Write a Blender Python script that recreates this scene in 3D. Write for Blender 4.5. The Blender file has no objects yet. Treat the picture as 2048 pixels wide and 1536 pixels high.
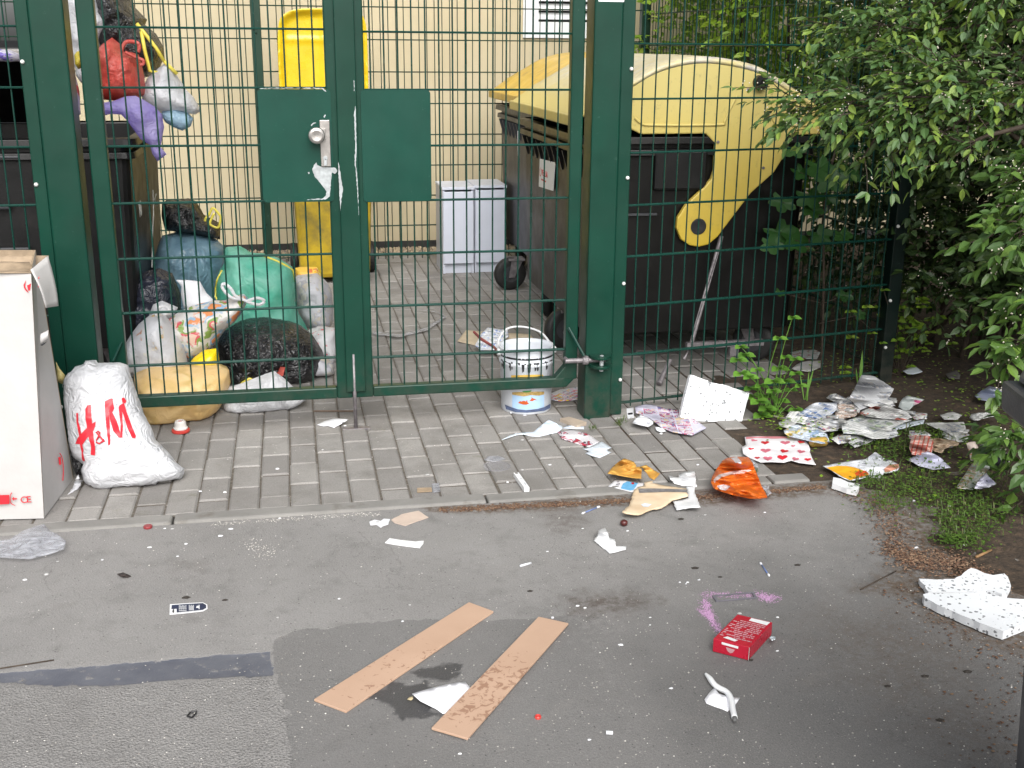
import bpy, bmesh, math, random
import numpy as np
from mathutils import Vector, Matrix, noise, geometry
random.seed(7)
sc = bpy.context.scene
COL = sc.collection
# ------------------------------------------------------------------ camera
F, PIT, ROL, YAW, CH, CD = 2265.394, 0.2893725, 0.0076872, 0.1930060, 1.4276628, 4.2421996
cy, sy, cp, sp = math.cos(YAW), math.sin(YAW), math.cos(PIT), math.sin(PIT)
FW = Vector((sy*cp, cy*cp, -sp)); RT = Vector((cy, -sy, 0)); UP = RT.cross(FW)
c_, s_ = math.cos(ROL), math.sin(ROL)
R2 = c_*RT + s_*UP; U2 = -s_*RT + c_*UP
CAM = Vector((0, -CD, CH))
def ray(px, py): return FW + R2*((px-1024)/F) - U2*((py-768)/F)
def gp(px, py, z=0.0):
    d = ray(px, py); return CAM + d*((z-CH)/d.z)
def vp(px, py, Y=0.0, tilt=0.0):          # plane y = Y + tilt*z
    d = ray(px, py); t = (Y + tilt*CAM.z - CAM.y)/(d.y - tilt*d.z); return CAM + d*t
def pp(px, py, A, B):                      # upright plane through two ground points
    n = Vector((B[1]-A[1], A[0]-B[0], 0)); d = ray(px, py)
    return CAM + d*((Vector((A[0], A[1], 0))-CAM).dot(n)/d.dot(n))
def dp(px, py, dist): return CAM + ray(px, py).normalized()*dist
def cr(ox, oy, s):
    def f(st):
        return [(ox+float(a.split(',')[0])/s, oy+float(a.split(',')[1])/s) for a in st.split()]
    return f
cA = cr(1200,730,4.452); cB = cr(1588,700,4.452); cC = cr(900,720,4.452); cD = cr(0,700,3.84); cE = cr(220,380,3.84)
cF = cr(0,0,3.84); cG = cr(600,1150,3.531); cH = cr(0,1100,3.413); cI = cr(280,960,3.303); cJ = cr(900,1000,4.096)
cK = cr(1340,1130,4.39); cL = cr(1628,950,4.517); cM = cr(300,720,3.938); cN = cr(480,150,4.876); cO = cr(980,600,5.906); c1 = cr(0,0,1)
N3 = noise.noise
cam_d = bpy.data.cameras.new("camera"); cam = bpy.data.objects.new("camera", cam_d); COL.objects.link(cam)
cam_d.sensor_width = 36; cam_d.lens = F/2048*36; cam_d.clip_start = .05; cam_d.clip_end = 400
m = Matrix((R2, U2, -FW)).transposed().to_4x4(); m.translation = CAM; cam.matrix_world = m; sc.camera = cam

# ------------------------------------------------------------------ materials
def srgb(r, g, b):
    f = lambda c: ((c/255+.055)/1.055)**2.4 if c > 10 else c/255/12.92
    return (f(r), f(g), f(b))
class NT:
    def __init__(s, name):
        s.m = bpy.data.materials.new(name); s.m.use_nodes = True; s.t = s.m.node_tree; s.t.nodes.clear()
        s.out = s.n('ShaderNodeOutputMaterial'); s.b = s.n('ShaderNodeBsdfPrincipled'); s.l(s.b.outputs[0], s.out.inputs[0])
    def n(s, t, **k):
        x = s.t.nodes.new(t)
        for a, v in k.items(): setattr(x, a, v)
        return x
    def l(s, a, b): s.t.links.new(a, b)
    def set(s, inp, v):
        if hasattr(v, 'is_output') or isinstance(v, bpy.types.NodeSocket): s.l(v, inp)
        elif isinstance(v, (tuple, list)) and len(v) == 3 and inp.type == 'RGBA': inp.default_value = (*v, 1)
        else: inp.default_value = v
    def math(s, op, a, b=0.0, clamp=False):
        x = s.n('ShaderNodeMath', operation=op, use_clamp=clamp); s.set(x.inputs[0], a); s.set(x.inputs[1], b); return x.outputs[0]
    def mix(s, f, a, b, mode='MIX'):
        x = s.n('ShaderNodeMix', data_type='RGBA', blend_type=mode); s.set(x.inputs[0], f); s.set(x.inputs[6], a); s.set(x.inputs[7], b); return x.outputs[2]
    def ramp(s, f, p0, p1):
        x = s.n('ShaderNodeMapRange', clamp=True); s.set(x.inputs[0], f); x.inputs[1].default_value = p0; x.inputs[2].default_value = p1; return x.outputs[0]
    def noise(s, co, sc_, det=4, rough=.55, dist=0):
        x = s.n('ShaderNodeTexNoise'); s.l(co, x.inputs['Vector']); x.inputs['Scale'].default_value = sc_; x.inputs['Detail'].default_value = det
        x.inputs['Roughness'].default_value = rough; x.inputs['Distortion'].default_value = dist; return x.outputs[0]
    def vor(s, co, sc_, feat='F1', out=0):
        x = s.n('ShaderNodeTexVoronoi', feature=feat); s.l(co, x.inputs['Vector']); x.inputs['Scale'].default_value = sc_; return x.outputs[out]
    def pos(s): return s.n('ShaderNodeNewGeometry').outputs['Position']
    def obj(s): return s.n('ShaderNodeTexCoord').outputs['Object']
    def uv(s): return s.n('ShaderNodeTexCoord').outputs['UV']
    def bump(s, h, st, dist=.002):
        x = s.n('ShaderNodeBump'); x.inputs['Strength'].default_value = st; x.inputs['Distance'].default_value = dist; s.l(h, x.inputs['Height']); s.l(x.outputs[0], s.b.inputs['Normal']); return x
    def col(s, v): s.set(s.b.inputs['Base Color'], v)
    def rough(s, v): s.set(s.b.inputs['Roughness'], v)
    def translucent(s, col, f):
        tr = s.n('ShaderNodeBsdfTranslucent'); s.set(tr.inputs[0], col); mx = s.n('ShaderNodeMixShader'); mx.inputs[0].default_value = f
        s.l(s.b.outputs[0], mx.inputs[1]); s.l(tr.outputs[0], mx.inputs[2]); s.l(mx.outputs[0], s.out.inputs[0]); s.last = mx
    def clear(s, f, tint=(1,1,1)):
        tr = s.n('ShaderNodeBsdfTransparent'); s.set(tr.inputs[0], tint); mx = s.n('ShaderNodeMixShader'); s.set(mx.inputs[0], f)
        src = s.out.inputs[0].links[0].from_socket; s.l(src, mx.inputs[1]); s.l(tr.outputs[0], mx.inputs[2]); s.l(mx.outputs[0], s.out.inputs[0])
def M(name, c, rough=.5, var=.12, vs=14, bump=.15, bs=60, spec=.5, metal=0, c2=None, fine=0, bd=.002, trans=0, clear=0, dirt=None, ds=6, dth=(.55,.7)):
    t = NT(name); p = t.pos()
    n1 = t.noise(p, vs, 5)
    c2 = c2 or tuple(x*(1-2.2*var) for x in c)
    cc = t.mix(t.ramp(n1, .35, .68), c2, c)
    if dirt: cc = t.mix(t.ramp(t.noise(p, ds, 8, .65), *dth), cc, dirt)
    if fine: cc = t.mix(t.math('MULTIPLY', t.ramp(t.noise(p, 400, 2), .55, .8), fine), cc, tuple(x*.4 for x in c))
    t.col(cc); t.rough(t.math('ADD', t.math('MULTIPLY', t.noise(p, vs*2.3, 3), .3), rough-.15)); t.b.inputs['Specular IOR Level'].default_value = spec; t.b.inputs['Metallic'].default_value = metal
    if bump: t.bump(t.noise(p, bs, 4), bump, bd)
    if trans: t.translucent(cc, trans)
    if clear: t.clear(clear)
    return t.m
def film(name, c, rough=.22, trans=.25, clear=0, bump=.6, c2=None, spec=.6, bs=28, var=.1):
    """thin plastic film with creases"""
    t = NT(name); p = t.pos()
    w = t.n('ShaderNodeTexNoise'); t.l(p, w.inputs['Vector']); w.inputs['Scale'].default_value = bs; w.inputs['Detail'].default_value = 3; w.inputs['Distortion'].default_value = 1.6
    ridge = t.math('ABSOLUTE', t.math('SUBTRACT', w.outputs[0], .5))
    v = t.noise(p, bs*.45, 2)
    h = t.math('ADD', t.math('MULTIPLY', ridge, -1.6), t.math('MULTIPLY', v, .9))
    cc = t.mix(t.ramp(t.noise(p, 9, 3), .35, .65), c2 or tuple(x*(1-2*var) for x in c), c)
    t.col(cc); t.rough(rough); t.b.inputs['Specular IOR Level'].default_value = spec
    t.bump(h, min(1,bump*1.3), .020)
    if trans: t.translucent(cc, trans)
    if clear: t.clear(clear)
    return t.m
def printed(name, base, cols, sx=.05, sy_=.035, text=.5, photo=.5, line=420, rough=.5, seed=0, clear=0):
    """paper with columns of text lines and picture blocks, laid in the sheet's own UV (metres)"""
    t = NT(name); u0 = t.uv()
    mp = t.n('ShaderNodeMapping'); t.l(u0, mp.inputs[0]); mp.inputs['Location'].default_value = (seed*.37, seed*.71, 0); u = mp.outputs[0]
    br = t.n('ShaderNodeTexBrick'); t.l(u, br.inputs['Vector']); br.inputs['Color1'].default_value = (0,0,0,1); br.inputs['Color2'].default_value = (1,1,1,1)
    br.inputs['Mortar'].default_value = (.5,.5,.5,1); br.inputs['Scale'].default_value = 1; br.inputs['Mortar Size'].default_value = .003; br.inputs['Brick Width'].default_value = sx; br.inputs['Row Height'].default_value = sy_
    rnd = br.outputs['Color']; mort = br.outputs['Fac']
    wv = t.n('ShaderNodeTexWave', bands_direction='Y'); t.l(u, wv.inputs[0]); wv.inputs['Scale'].default_value = line/6.283*1.0
    ln = t.math('MULTIPLY', t.ramp(wv.outputs[0], .45, .6), t.ramp(t.noise(u, 330, 1), .42, .5))
    tx = t.math('MULTIPLY', ln, text)
    cr_ = t.n('ShaderNodeValToRGB'); cr_.color_ramp.interpolation = 'CONSTANT'; els = cr_.color_ramp.elements
    while len(els) < len(cols): els.new(.5)
    for i, c in enumerate(cols): els[i].position = .36+.28*i/len(cols) if i else 0; els[i].color = (*c, 1)
    t.l(t.noise(u, 38, 3, .5, .8), cr_.inputs[0])
    isph = t.math('GREATER_THAN', rnd, 1-photo)
    txt = t.mix(tx, base, (.06,.06,.07))
    c = t.mix(isph, txt, cr_.outputs[0]); c = t.mix(mort, c, base)
    t.col(c); t.rough(rough); t.bump(t.noise(t.pos(), 60, 3), .2, .004)
    if clear: t.clear(clear)
    return t.m
GREEN = srgb(9,54,42)
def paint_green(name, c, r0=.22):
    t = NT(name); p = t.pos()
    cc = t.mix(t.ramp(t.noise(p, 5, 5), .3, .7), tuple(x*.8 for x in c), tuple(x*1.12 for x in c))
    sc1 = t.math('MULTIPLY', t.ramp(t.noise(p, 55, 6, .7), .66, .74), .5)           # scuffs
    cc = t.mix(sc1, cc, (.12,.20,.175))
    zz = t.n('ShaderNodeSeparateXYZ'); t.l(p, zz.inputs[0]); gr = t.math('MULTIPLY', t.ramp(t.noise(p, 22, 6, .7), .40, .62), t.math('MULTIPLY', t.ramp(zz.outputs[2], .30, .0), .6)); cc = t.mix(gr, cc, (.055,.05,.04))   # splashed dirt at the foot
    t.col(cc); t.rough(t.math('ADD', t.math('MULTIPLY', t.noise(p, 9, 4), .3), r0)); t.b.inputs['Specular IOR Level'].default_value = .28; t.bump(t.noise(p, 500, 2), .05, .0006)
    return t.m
m_green = paint_green("green_paint", GREEN); m_wire = paint_green("green_wire_coating", srgb(17,56,48), .12); m_plate = paint_green("green_sheet_paint", srgb(10,61,50))
m_backwire = paint_green("dark_green_coating", srgb(26,52,40))
m_bare = M("bare_zinc", (.42,.45,.46), .5, .15, 60, .3, 90)
m_steel = M("brushed_steel", (.42,.40,.38), .38, .1, 40, .1, metal=.8)
m_rusty = M("dull_galvanised_steel", (.26,.24,.25), .55, .2, 50, .2, metal=.5)
m_screw = M("white_plastic_cap", (.75,.76,.74), .35)
m_black_pl = M("black_bin_plastic", (.006,.006,.0065), .42, .25, 5, .25, 120, spec=.4, dirt=(.016,.014,.012), ds=5, dth=(.58,.85))
m_brown_pl = M("weathered_brown_bin_plastic", (.0045,.0042,.004), .36, .22, 4, .2, 120, spec=.35, dirt=(.010,.009,.008), ds=4, dth=(.5,.9))
m_blue_pl = M("faded_grey_bin_plastic", (.05,.05,.058), .45, .2, 4, .2, 120)
m_grey_pl = M("grey_bin_plastic", (.05,.053,.06), .45, .2, 9, .3, 200, dirt=(.12,.12,.12), ds=7, dth=(.55,.8))
def cheek_mat():
    t = NT("faded_yellow_lid_plastic"); p = t.pos(); s = t.n('ShaderNodeSeparateXYZ'); t.l(p, s.inputs[0])
    f = t.ramp(t.math('ADD', s.outputs[2], t.math('MULTIPLY', t.noise(p, 4, 5), .35)), .75, 1.45)      # plastic bleached most at its top
    c = t.mix(f, (.55,.385,.03), (.56,.47,.17)); c = t.mix(t.math('MULTIPLY', t.ramp(t.noise(p, 3.2, 8, .65), .56, .85), .6), c, (.38,.32,.14)); c = t.mix(t.math('MULTIPLY', t.ramp(t.noise(p, 34, 6, .7), .58, .74), .5), c, (.22,.18,.08))
    t.col(c); t.rough(t.math('ADD', .28, t.math('MULTIPLY', t.noise(p, 12, 3), .25))); t.bump(t.noise(p, 70, 4), .1, .002); return t.m
m_yel_lid = cheek_mat()
def lid_mat():
    t = NT("sun_bleached_yellow_lid"); p = t.pos(); g = t.n('ShaderNodeNewGeometry'); s = t.n('ShaderNodeSeparateXYZ'); t.l(g.outputs['Normal'], s.inputs[0])
    mp = t.n('ShaderNodeMapping'); t.l(p, mp.inputs[0]); mp.inputs['Scale'].default_value = (3, 26, 3)
    streak = t.noise(mp.outputs[0], 2.2, 5)
    # chalky bleaching sits on the upper skin of the dome and runs down it in streaks
    sz = t.n('ShaderNodeSeparateXYZ'); t.l(p, sz.inputs[0])
    f = t.math('MULTIPLY', t.ramp(sz.outputs[2], 1.19, 1.30), t.ramp(streak, .28, .62))
    cc = t.mix(f, (.58,.48,.155), t.mix(t.ramp(t.noise(p, 40, 4), .4, .7), (.60,.56,.46), (.42,.40,.36)))
    t.col(cc); t.rough(.45); t.bump(streak, .2, .004); return t.m
m_lid_top = lid_mat()
m_yel = M("yellow_bin_plastic", (.62,.44,.012), .3, .06, 6, .15, 50)
m_yel2 = M("warm_yellow_lid_plastic", (.68,.45,.06), .4, .1, 5, .2, 50, dirt=(.35,.22,.05), ds=7)
m_yel_dirty = M("dirty_yellow_bin_plastic", (.52,.36,.02), .42, .15, 6, .2, 50, dirt=(.14,.11,.03), ds=4.5, dth=(.5,.72))
m_rubber = M("black_rubber", (.018,.018,.018), .6, .2, 30, .3)
m_white_board = M("white_melamine", (.55,.58,.66), .35, .04, 5, .03)
m_white_lac = M("white_lacquer", (.78,.79,.80), .35, .04, 5, .03)
m_card_w = M("white_coated_cardboard", (.50,.49,.48), .5, .05, 5, .35, 9, bd=.012, dirt=(.5,.49,.46), ds=3, dth=(.62,.95))
m_card_b = M("brown_corrugated_cardboard", (.40,.30,.20), .75, .15, 30, .3, 200)
m_red_ink = M("red_ink", (.62,.02,.035), .45, .08)
m_paper = M("white_paper", (.70,.71,.74), .55, .03, 12, .15, 40, bd=.004)
m_paper_b = M("bluish_white_paper", (.68,.74,.82), .55, .04, 12, .15, 40, bd=.004)
m_paper_g = M("grey_newsprint", (.50,.50,.49), .6, .08, 16, .2, 40, bd=.004)
m_black = M("black_ink", (.02,.02,.022), .4)
m_yel_str = M("yellow_drawstring_plastic", (.80,.68,.10), .4)
m_wood = M("branch_bark", (.07,.05,.035), .8, .25, 40, .6, 60)
m_mulch = M("brown_plant_debris", (.115,.062,.035), .8, .4, 180, .2, c2=(.24,.15,.09))

# ------------------------------------------------------------------ mesh helpers
WORLD = {}
def mk(name, vs, fs, mats, parent=None, smooth=False, mi=None, uv=None, bev=0, sub=0, label=None, cat=None, group=None, kind=None, weld=False):
    me = bpy.data.meshes.new(name); vs = [Vector(v) for v in vs]
    off = Vector((0,0,0))
    if parent is None and vs and kind not in ('structure','stuff'):
        a = np.array([v[:] for v in vs]); off = Vector((a[:,0].mean(), a[:,1].mean(), a[:,2].min()))
    me.from_pydata([(v-off)[:] for v in vs], [], fs)
    if uv is not None:
        l = me.uv_layers.new(name="UVMap"); idx = np.empty(len(me.loops), dtype=np.int32); me.loops.foreach_get('vertex_index', idx)
        l.data.foreach_set('uv', np.array(uv, dtype=np.float32)[idx].ravel())
    for mm in (mats if isinstance(mats, (list, tuple)) else [mats]): me.materials.append(mm)
    if mi: me.polygons.foreach_set('material_index', mi)
    if smooth: me.polygons.foreach_set('use_smooth', [True]*len(me.polygons))
    me.update()
    o = bpy.data.objects.new(name, me); COL.objects.link(o); o.location = off
    if parent is not None:
        o.parent = parent; o.matrix_parent_inverse = Matrix.Translation(-WORLD[parent.name]); WORLD[o.name] = Vector((0,0,0))
    else: WORLD[o.name] = off
    if bev: b = o.modifiers.new("bevel", 'BEVEL'); b.width = bev; b.segments = 2; b.limit_method = 'ANGLE'; b.angle_limit = math.radians(40)
    if sub: s = o.modifiers.new("sub", 'SUBSURF'); s.levels = sub; s.render_levels = sub
    tag(o, label, cat, group, kind); return o
def tag(o, label=None, cat=None, group=None, kind=None):
    if label: o['label'] = label
    if cat: o['category'] = cat
    if group: o['group'] = group
    if kind: o['kind'] = kind
def thing(name, label, cat, loc=(0,0,0), group=None):
    o = bpy.data.objects.new(name, None); COL.objects.link(o); o.location = loc; o.empty_display_size = .1; WORLD[o.name] = Vector(loc); tag(o, label, cat, group); return o
class MB:
    def __init__(s): s.v = []; s.f = []; s.mi = []
    def add(s, vs, fs, mi=0):
        b = len(s.v); s.v += [Vector(v) for v in vs]; s.f += [tuple(i+b for i in f) for f in fs]; s.mi += [mi]*len(fs); return s
    def box(s, x0, x1, y0, y1, z0, z1, mi=0, M_=None):
        vs = [Vector((x,y,z)) for z in (z0,z1) for y in (y0,y1) for x in (x0,x1)]
        if M_ is not None: vs = [M_@v for v in vs]
        return s.add(vs, [(0,2,3,1),(4,5,7,6),(0,1,5,4),(2,6,7,3),(0,4,6,2),(1,3,7,5)], mi)
    def hexa(s, b4, t4, mi=0):
        return s.add(list(b4)+list(t4), [(3,2,1,0),(4,5,6,7),(0,1,5,4),(1,2,6,5),(2,3,7,6),(3,0,4,7)], mi)
    def tube(s, pts, r, n=8, mi=0, cap=True):
        pts = [Vector(p) for p in pts]; rs = r if isinstance(r, (list, tuple)) else [r]*len(pts); rings = []; up = Vector((.31,.17,.94))
        for i, p in enumerate(pts):
            d = (pts[min(i+1, len(pts)-1)]-pts[max(i-1, 0)]).normalized()
            a = d.cross(up)
            if a.length < .05: a = d.cross(Vector((1,0,0)))
            a.normalize(); b = d.cross(a); up = a.cross(d) if False else up
            rings.append([p+(a*math.cos(2*math.pi*k/n)+b*math.sin(2*math.pi*k/n))*rs[i] for k in range(n)])
        fs = [(i*n+k, i*n+(k+1)%n, (i+1)*n+(k+1)%n, (i+1)*n+k) for i in range(len(pts)-1) for k in range(n)]
        if cap: fs += [tuple(range(n))[::-1], tuple((len(pts)-1)*n+k for k in range(n))]
        return s.add([v for rr in rings for v in rr], fs, mi)
    def lathe(s, c, prof, n=32, mi=0, axis='z', cap=(True,True)):
        """profile of (radius, height) around an axis through c"""
        vs = []
        for r, h in prof:
            for k in range(n):
                a = 2*math.pi*k/n; x, y = r*math.cos(a), r*math.sin(a)
                vs.append(Vector(c)+(Vector((x,y,h)) if axis == 'z' else Vector((h,x,y)) if axis == 'x' else Vector((x,h,y))))
        fs = [(i*n+k, i*n+(k+1)%n, (i+1)*n+(k+1)%n, (i+1)*n+k) for i in range(len(prof)-1) for k in range(n)]
        if cap[0]: fs.append(tuple(range(n))[::-1])
        if cap[1]: fs.append(tuple((len(prof)-1)*n+k for k in range(n)))
        return s.add(vs, fs, mi)
    def prism(s, poly, d, mi=0):
        """flat polygon (3-D points) pushed along vector d"""
        n = len(poly); d = Vector(d); p = [Vector(q) for q in poly]
        return s.add(p+[q+d for q in p], [tuple(range(n)), tuple(range(2*n-1, n-1, -1))]+[(i, i+n, (i+1)%n+n, (i+1)%n) for i in range(n)], mi)
    def each(s, name, mats, parent=None, **k):
        """every separate piece as a part of its own"""
        pa = list(range(len(s.v)))
        def fd(i):
            while pa[i] != i: pa[i] = pa[pa[i]]; i = pa[i]
            return i
        for f in s.f:
            for i in f[1:]: pa[fd(i)] = fd(f[0])
        g = {}
        for f, m_ in zip(s.f, s.mi): g.setdefault(fd(f[0]), []).append((f, m_))
        for fs in g.values():
            ids = sorted({i for f, _ in fs for i in f}); mp = {a: b for b, a in enumerate(ids)}
            mk(name, [s.v[i] for i in ids], [tuple(mp[i] for i in f) for f, _ in fs], mats, parent, mi=[m_ for _, m_ in fs], **k)
    def make(s, name, mats, parent=None, **k): return mk(name, s.v, s.f, mats, parent, mi=s.mi, **k)
def smoothline(pts, n=6):
    pts = [Vector(p) for p in pts]; out = []
    for i in range(len(pts)-1):
        a, b, c, d = pts[max(i-1,0)], pts[i], pts[i+1], pts[min(i+2, len(pts)-1)]
        for k in range(n):
            t = k/n; out.append(.5*((2*b)+(c-a)*t+(2*a-5*b+4*c-d)*t*t+(3*b-a-3*c+d)*t**3))
    return out+[pts[-1]]
def inside(P, poly):
    x, y = P[:,0], P[:,1]; r = np.zeros(len(P), bool); n = len(poly)
    for i in range(n):
        x0, y0 = poly[i-1]; x1, y1 = poly[i]
        if y0 == y1: continue
        r ^= ((y0 > y) != (y1 > y)) & (x < (x1-x0)*(y-y0)/(y1-y0)+x0)
    return r
def edist(P, poly):
    d = np.full(len(P), 1e9); poly = np.array(poly)
    for i in range(len(poly)):
        a, b = poly[i-1], poly[i]; ab = b-a; t = np.clip(((P-a)@ab)/max(ab@ab, 1e-12), 0, 1); d = np.minimum(d, np.linalg.norm(P-(a+t[:,None]*ab), axis=1))
    return d
def cdt(poly, step, rag=0.0, seed=0):
    """triangulate a 2-D outline with interior points -> points, triangles, boundary loop count"""
    rs = []; n = len(poly); rnd = random.Random(seed)
    for i in range(n):
        a, b = Vector(poly[i]), Vector(poly[(i+1)%n]); k = max(1, int((b-a).length/step+.5))
        for j in range(k):
            q = a.lerp(b, j/k)
            if rag and j: q = q+Vector((rnd.uniform(-rag,rag), rnd.uniform(-rag,rag)))
            rs.append((q.x, q.y))
    A = np.array(rs); lo, hi = A.min(0), A.max(0)
    gx = np.arange(lo[0], hi[0], step); gy = np.arange(lo[1], hi[1], step*.87); P = []
    for j, y in enumerate(gy):
        for x in gx: P.append((x+(step/2 if j%2 else 0), y))
    if P:
        P = np.array(P)+np.random.RandomState(seed).uniform(-.15,.15,(len(P),2))*step; P = P[inside(P, rs)]
        if len(P): P = P[edist(P, rs) > .5*step]
    pts = [Vector(q) for q in rs]+[Vector(q) for q in P]
    v, e, f, *_ = geometry.delaunay_2d_cdt(pts, [], [list(range(len(rs)))], 1, 1e-7)
    return np.array([(q.x, q.y) for q in v]), [tuple(t) for t in f], rs
def bound_edges(fs):
    c = {}
    for f in fs:
        for i in range(len(f)): c[(f[i], f[(i+1)%len(f)])] = 1
    return [e for e in c if (e[1], e[0]) not in c]
def orient(P, fs):
    out = []
    for f in fs:
        a, b, c = P[f[0]], P[f[1]], P[f[2]]
        out.append(f if (b[0]-a[0])*(c[1]-a[1])-(b[1]-a[1])*(c[0]-a[0]) > 0 else f[::-1])
    return out
def ridge(p, f, seed):
    q = Vector((p[0]*f+seed*7.3, p[1]*f+seed*3.1, (p[2]*f if len(p) > 2 else 0)+seed*1.7))
    return 1-2*abs(N3(q))
class Surf: pass
def paper(name, label, cat, px, mat, amp=.004, freq=14, lifts=(), step=.012, th=.001, group=None, base=.001, rag=0, seed=None, crumple=0, cf=16, parent=None, smooth=True, roll=None, mats=None):
    """a sheet lying on the ground: traced outline, real height and thickness at every point"""
    seed = seed if seed is not None else (hash_(name)+int(px[0][0])) % 97
    o2 = [gp(x, y, base)[:2] for x, y in px]
    L = [(gp(l[0], l[1], base), l[2], l[3]) for l in lifts]
    def hgt(x, y):
        h = max(0, amp*(N3(Vector((x*freq+seed, y*freq, seed)))+.45))
        for c, hh, r in L: h += hh*math.exp(-((x-c.x)**2+(y-c.y)**2)/(r*r))
        if crumple: h += crumple*(.5+.5*ridge((x, y), cf, seed)+.35*ridge((x, y), cf*2.3, seed+5))
        return h
    def at(x, y, up=0):
        h = hgt(x, y)+up; p = Vector((x, y, base)); return p+(CAM-p)*(h/(CAM.z-base))
    P, fs, rs = cdt(o2, step, rag, seed); fs = orient(P, fs); n = len(P)
    top = [at(x, y, th) for x, y in P]; bot = [Vector((t.x, t.y, t.z-th)) for t in top]
    F_ = list(fs)+[tuple(i+n for i in f[::-1]) for f in fs]+[(b, a, a+n, b+n) for a, b in bound_edges(fs)]
    d = Vector(o2[1])-Vector(o2[0]); d.normalize(); e = Vector((-d.y, d.x)); o0 = Vector(o2[0])
    UVs = [((Vector(q)-o0).dot(d), (Vector(q)-o0).dot(e)) for q in P]
    ob = mk(name, top+bot, F_, mats or mat, parent, smooth=smooth, uv=UVs+UVs, label=label, cat=cat, group=group)
    s = Surf(); s.o = ob; s.at = lambda X, Y, up=.0008: at(*gp(X, Y, base)[:2], th+up); s.step = step; s.to2 = lambda X, Y: gp(X, Y, base)[:2]; s.at2 = lambda x, y, up: at(x, y, th+up)
    return s
def hash_(st): return sum((i+1)*ord(c) for i, c in enumerate(st))
def decal(s, polys, mat, name, up=.0008, step=None, label=None):
    """printed patches following a traced surface, as one part"""
    mb = MB()
    for pi_, poly in enumerate(polys):
        P, fs, rs = cdt([s.to2(x, y) for x, y in poly], step or s.step); fs = orient(P, fs)
        mb.add([s.at2(x, y, up+.00025*(pi_%5)) for x, y in P], fs)
    return mb.make(name, mat, s.o, smooth=True, label=label)
def pillow(name, label, cat, px, mat, Y=0.0, tilt=0.0, tf=.1, tb=None, R=None, step=.014, wr=.006, wf=9, knot=None, kw=.012, kn=11, group=None, zmin=.002, rag=0, seed=None, mats=None, parent=None, sag=0):
    """an inflated bag: traced outline on a plane at its own depth, swelling front and back, with folds"""
    tb = tf if tb is None else tb; seed = seed if seed is not None else (hash_(name)+int(px[0][0])) % 89
    nrm = Vector((0, -1, tilt)).normalized(); upv = Vector((0, tilt, 1)).normalized()
    def to2(X, Y_):
        p = vp(X, Y_, Y, tilt); return (p.x, p.z/upv.z)
    o2 = [to2(*q) for q in px]; A = np.array(o2); lo, hi = A.min(0), A.max(0); R = R or .42*min(hi-lo)
    K = to2(*knot) if knot else None
    def base3(x, z): return Vector((x, Y, 0))+upv*z
    def disp(x, z, d, side):
        t = min(d/R, 1); inf = math.sqrt(max(0, 1-(1-t)**2))
        w = 1.5*wr*(ridge((x, z), wf, seed+side)+.55*ridge((x+.3*z, z), wf*2.1, seed+3+side)+.2*(1+N3(Vector((x*5, z*5, seed))))*ridge((x-.3*z, z), wf*4.3, seed+9))
        if K:
            dx, dz = x-K[0], z-K[1]; r = math.hypot(dx, dz); a = math.atan2(dz, dx)
            w += 1.5*kw*min(1, r/.05)*math.exp(-r/.22)*ridge((math.cos(a)*kn*.35+r*2.0, math.sin(a)*kn*.35), 1.6, seed+side)*1.4
        return inf*((tf if side == 0 else tb)+w)+.0015
    P, fs, rs = cdt(o2, step, rag, seed); fs = orient(P, fs); D = edist(P, rs); n = len(P)
    def fin(v):
        if v.z < zmin: v.z = zmin+.15*random.random()*.004
        return v
    front = [fin(base3(x, z)+nrm*disp(x, z, d, 0)) for (x, z), d in zip(P, D)]
    back = [fin(base3(x, z)-nrm*disp(x, z, d, 1)) for (x, z), d in zip(P, D)]
    F_ = list(fs)+[tuple(i+n for i in f[::-1]) for f in fs]+[(b, a, a+n, b+n) for a, b in bound_edges(fs)]
    UVs = [(x-A[0][0], z-A[0][1]) for x, z in P]
    ob = mk(name, front+back, F_, mats or mat, parent, smooth=True, uv=UVs+UVs, label=label, cat=cat, group=group)
    s = Surf(); s.o = ob; s.to2 = to2; s.step = step
    def at2(x, z, up): 
        d = float(edist(np.array([[x, z]]), rs)[0]); return fin(base3(x, z)+nrm*(disp(x, z, d, 0)+up))
    s.at2 = at2; s.at = lambda X, Y_, up=.002: at2(*to2(X, Y_), up); return s
def slab(name, label, cat, px, mat, Y, tilt, th, parent=None, rag=0, step=.015, bumpy=0, seed=1, **k):
    """flat board traced on an upright or leaning plane, pushed back by its thickness"""
    nrm = Vector((0, 1, -tilt)).normalized(); pts = [vp(x, y, Y, tilt) for x, y in px]
    P, fs, rs = cdt([(p.x, p.z) for p in pts], step, rag, seed); fs = orient(P, fs); n = len(P)
    fr = [Vector((x, Y+tilt*z, z)) for x, z in P]; bk = [v+nrm*th for v in fr]
    F_ = list(fs)+[tuple(i+n for i in f[::-1]) for f in fs]+[(b, a, a+n, b+n) for a, b in bound_edges(fs)]
    return mk(name, fr+bk, F_, mat, parent, label=label, cat=cat, **k)
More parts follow.
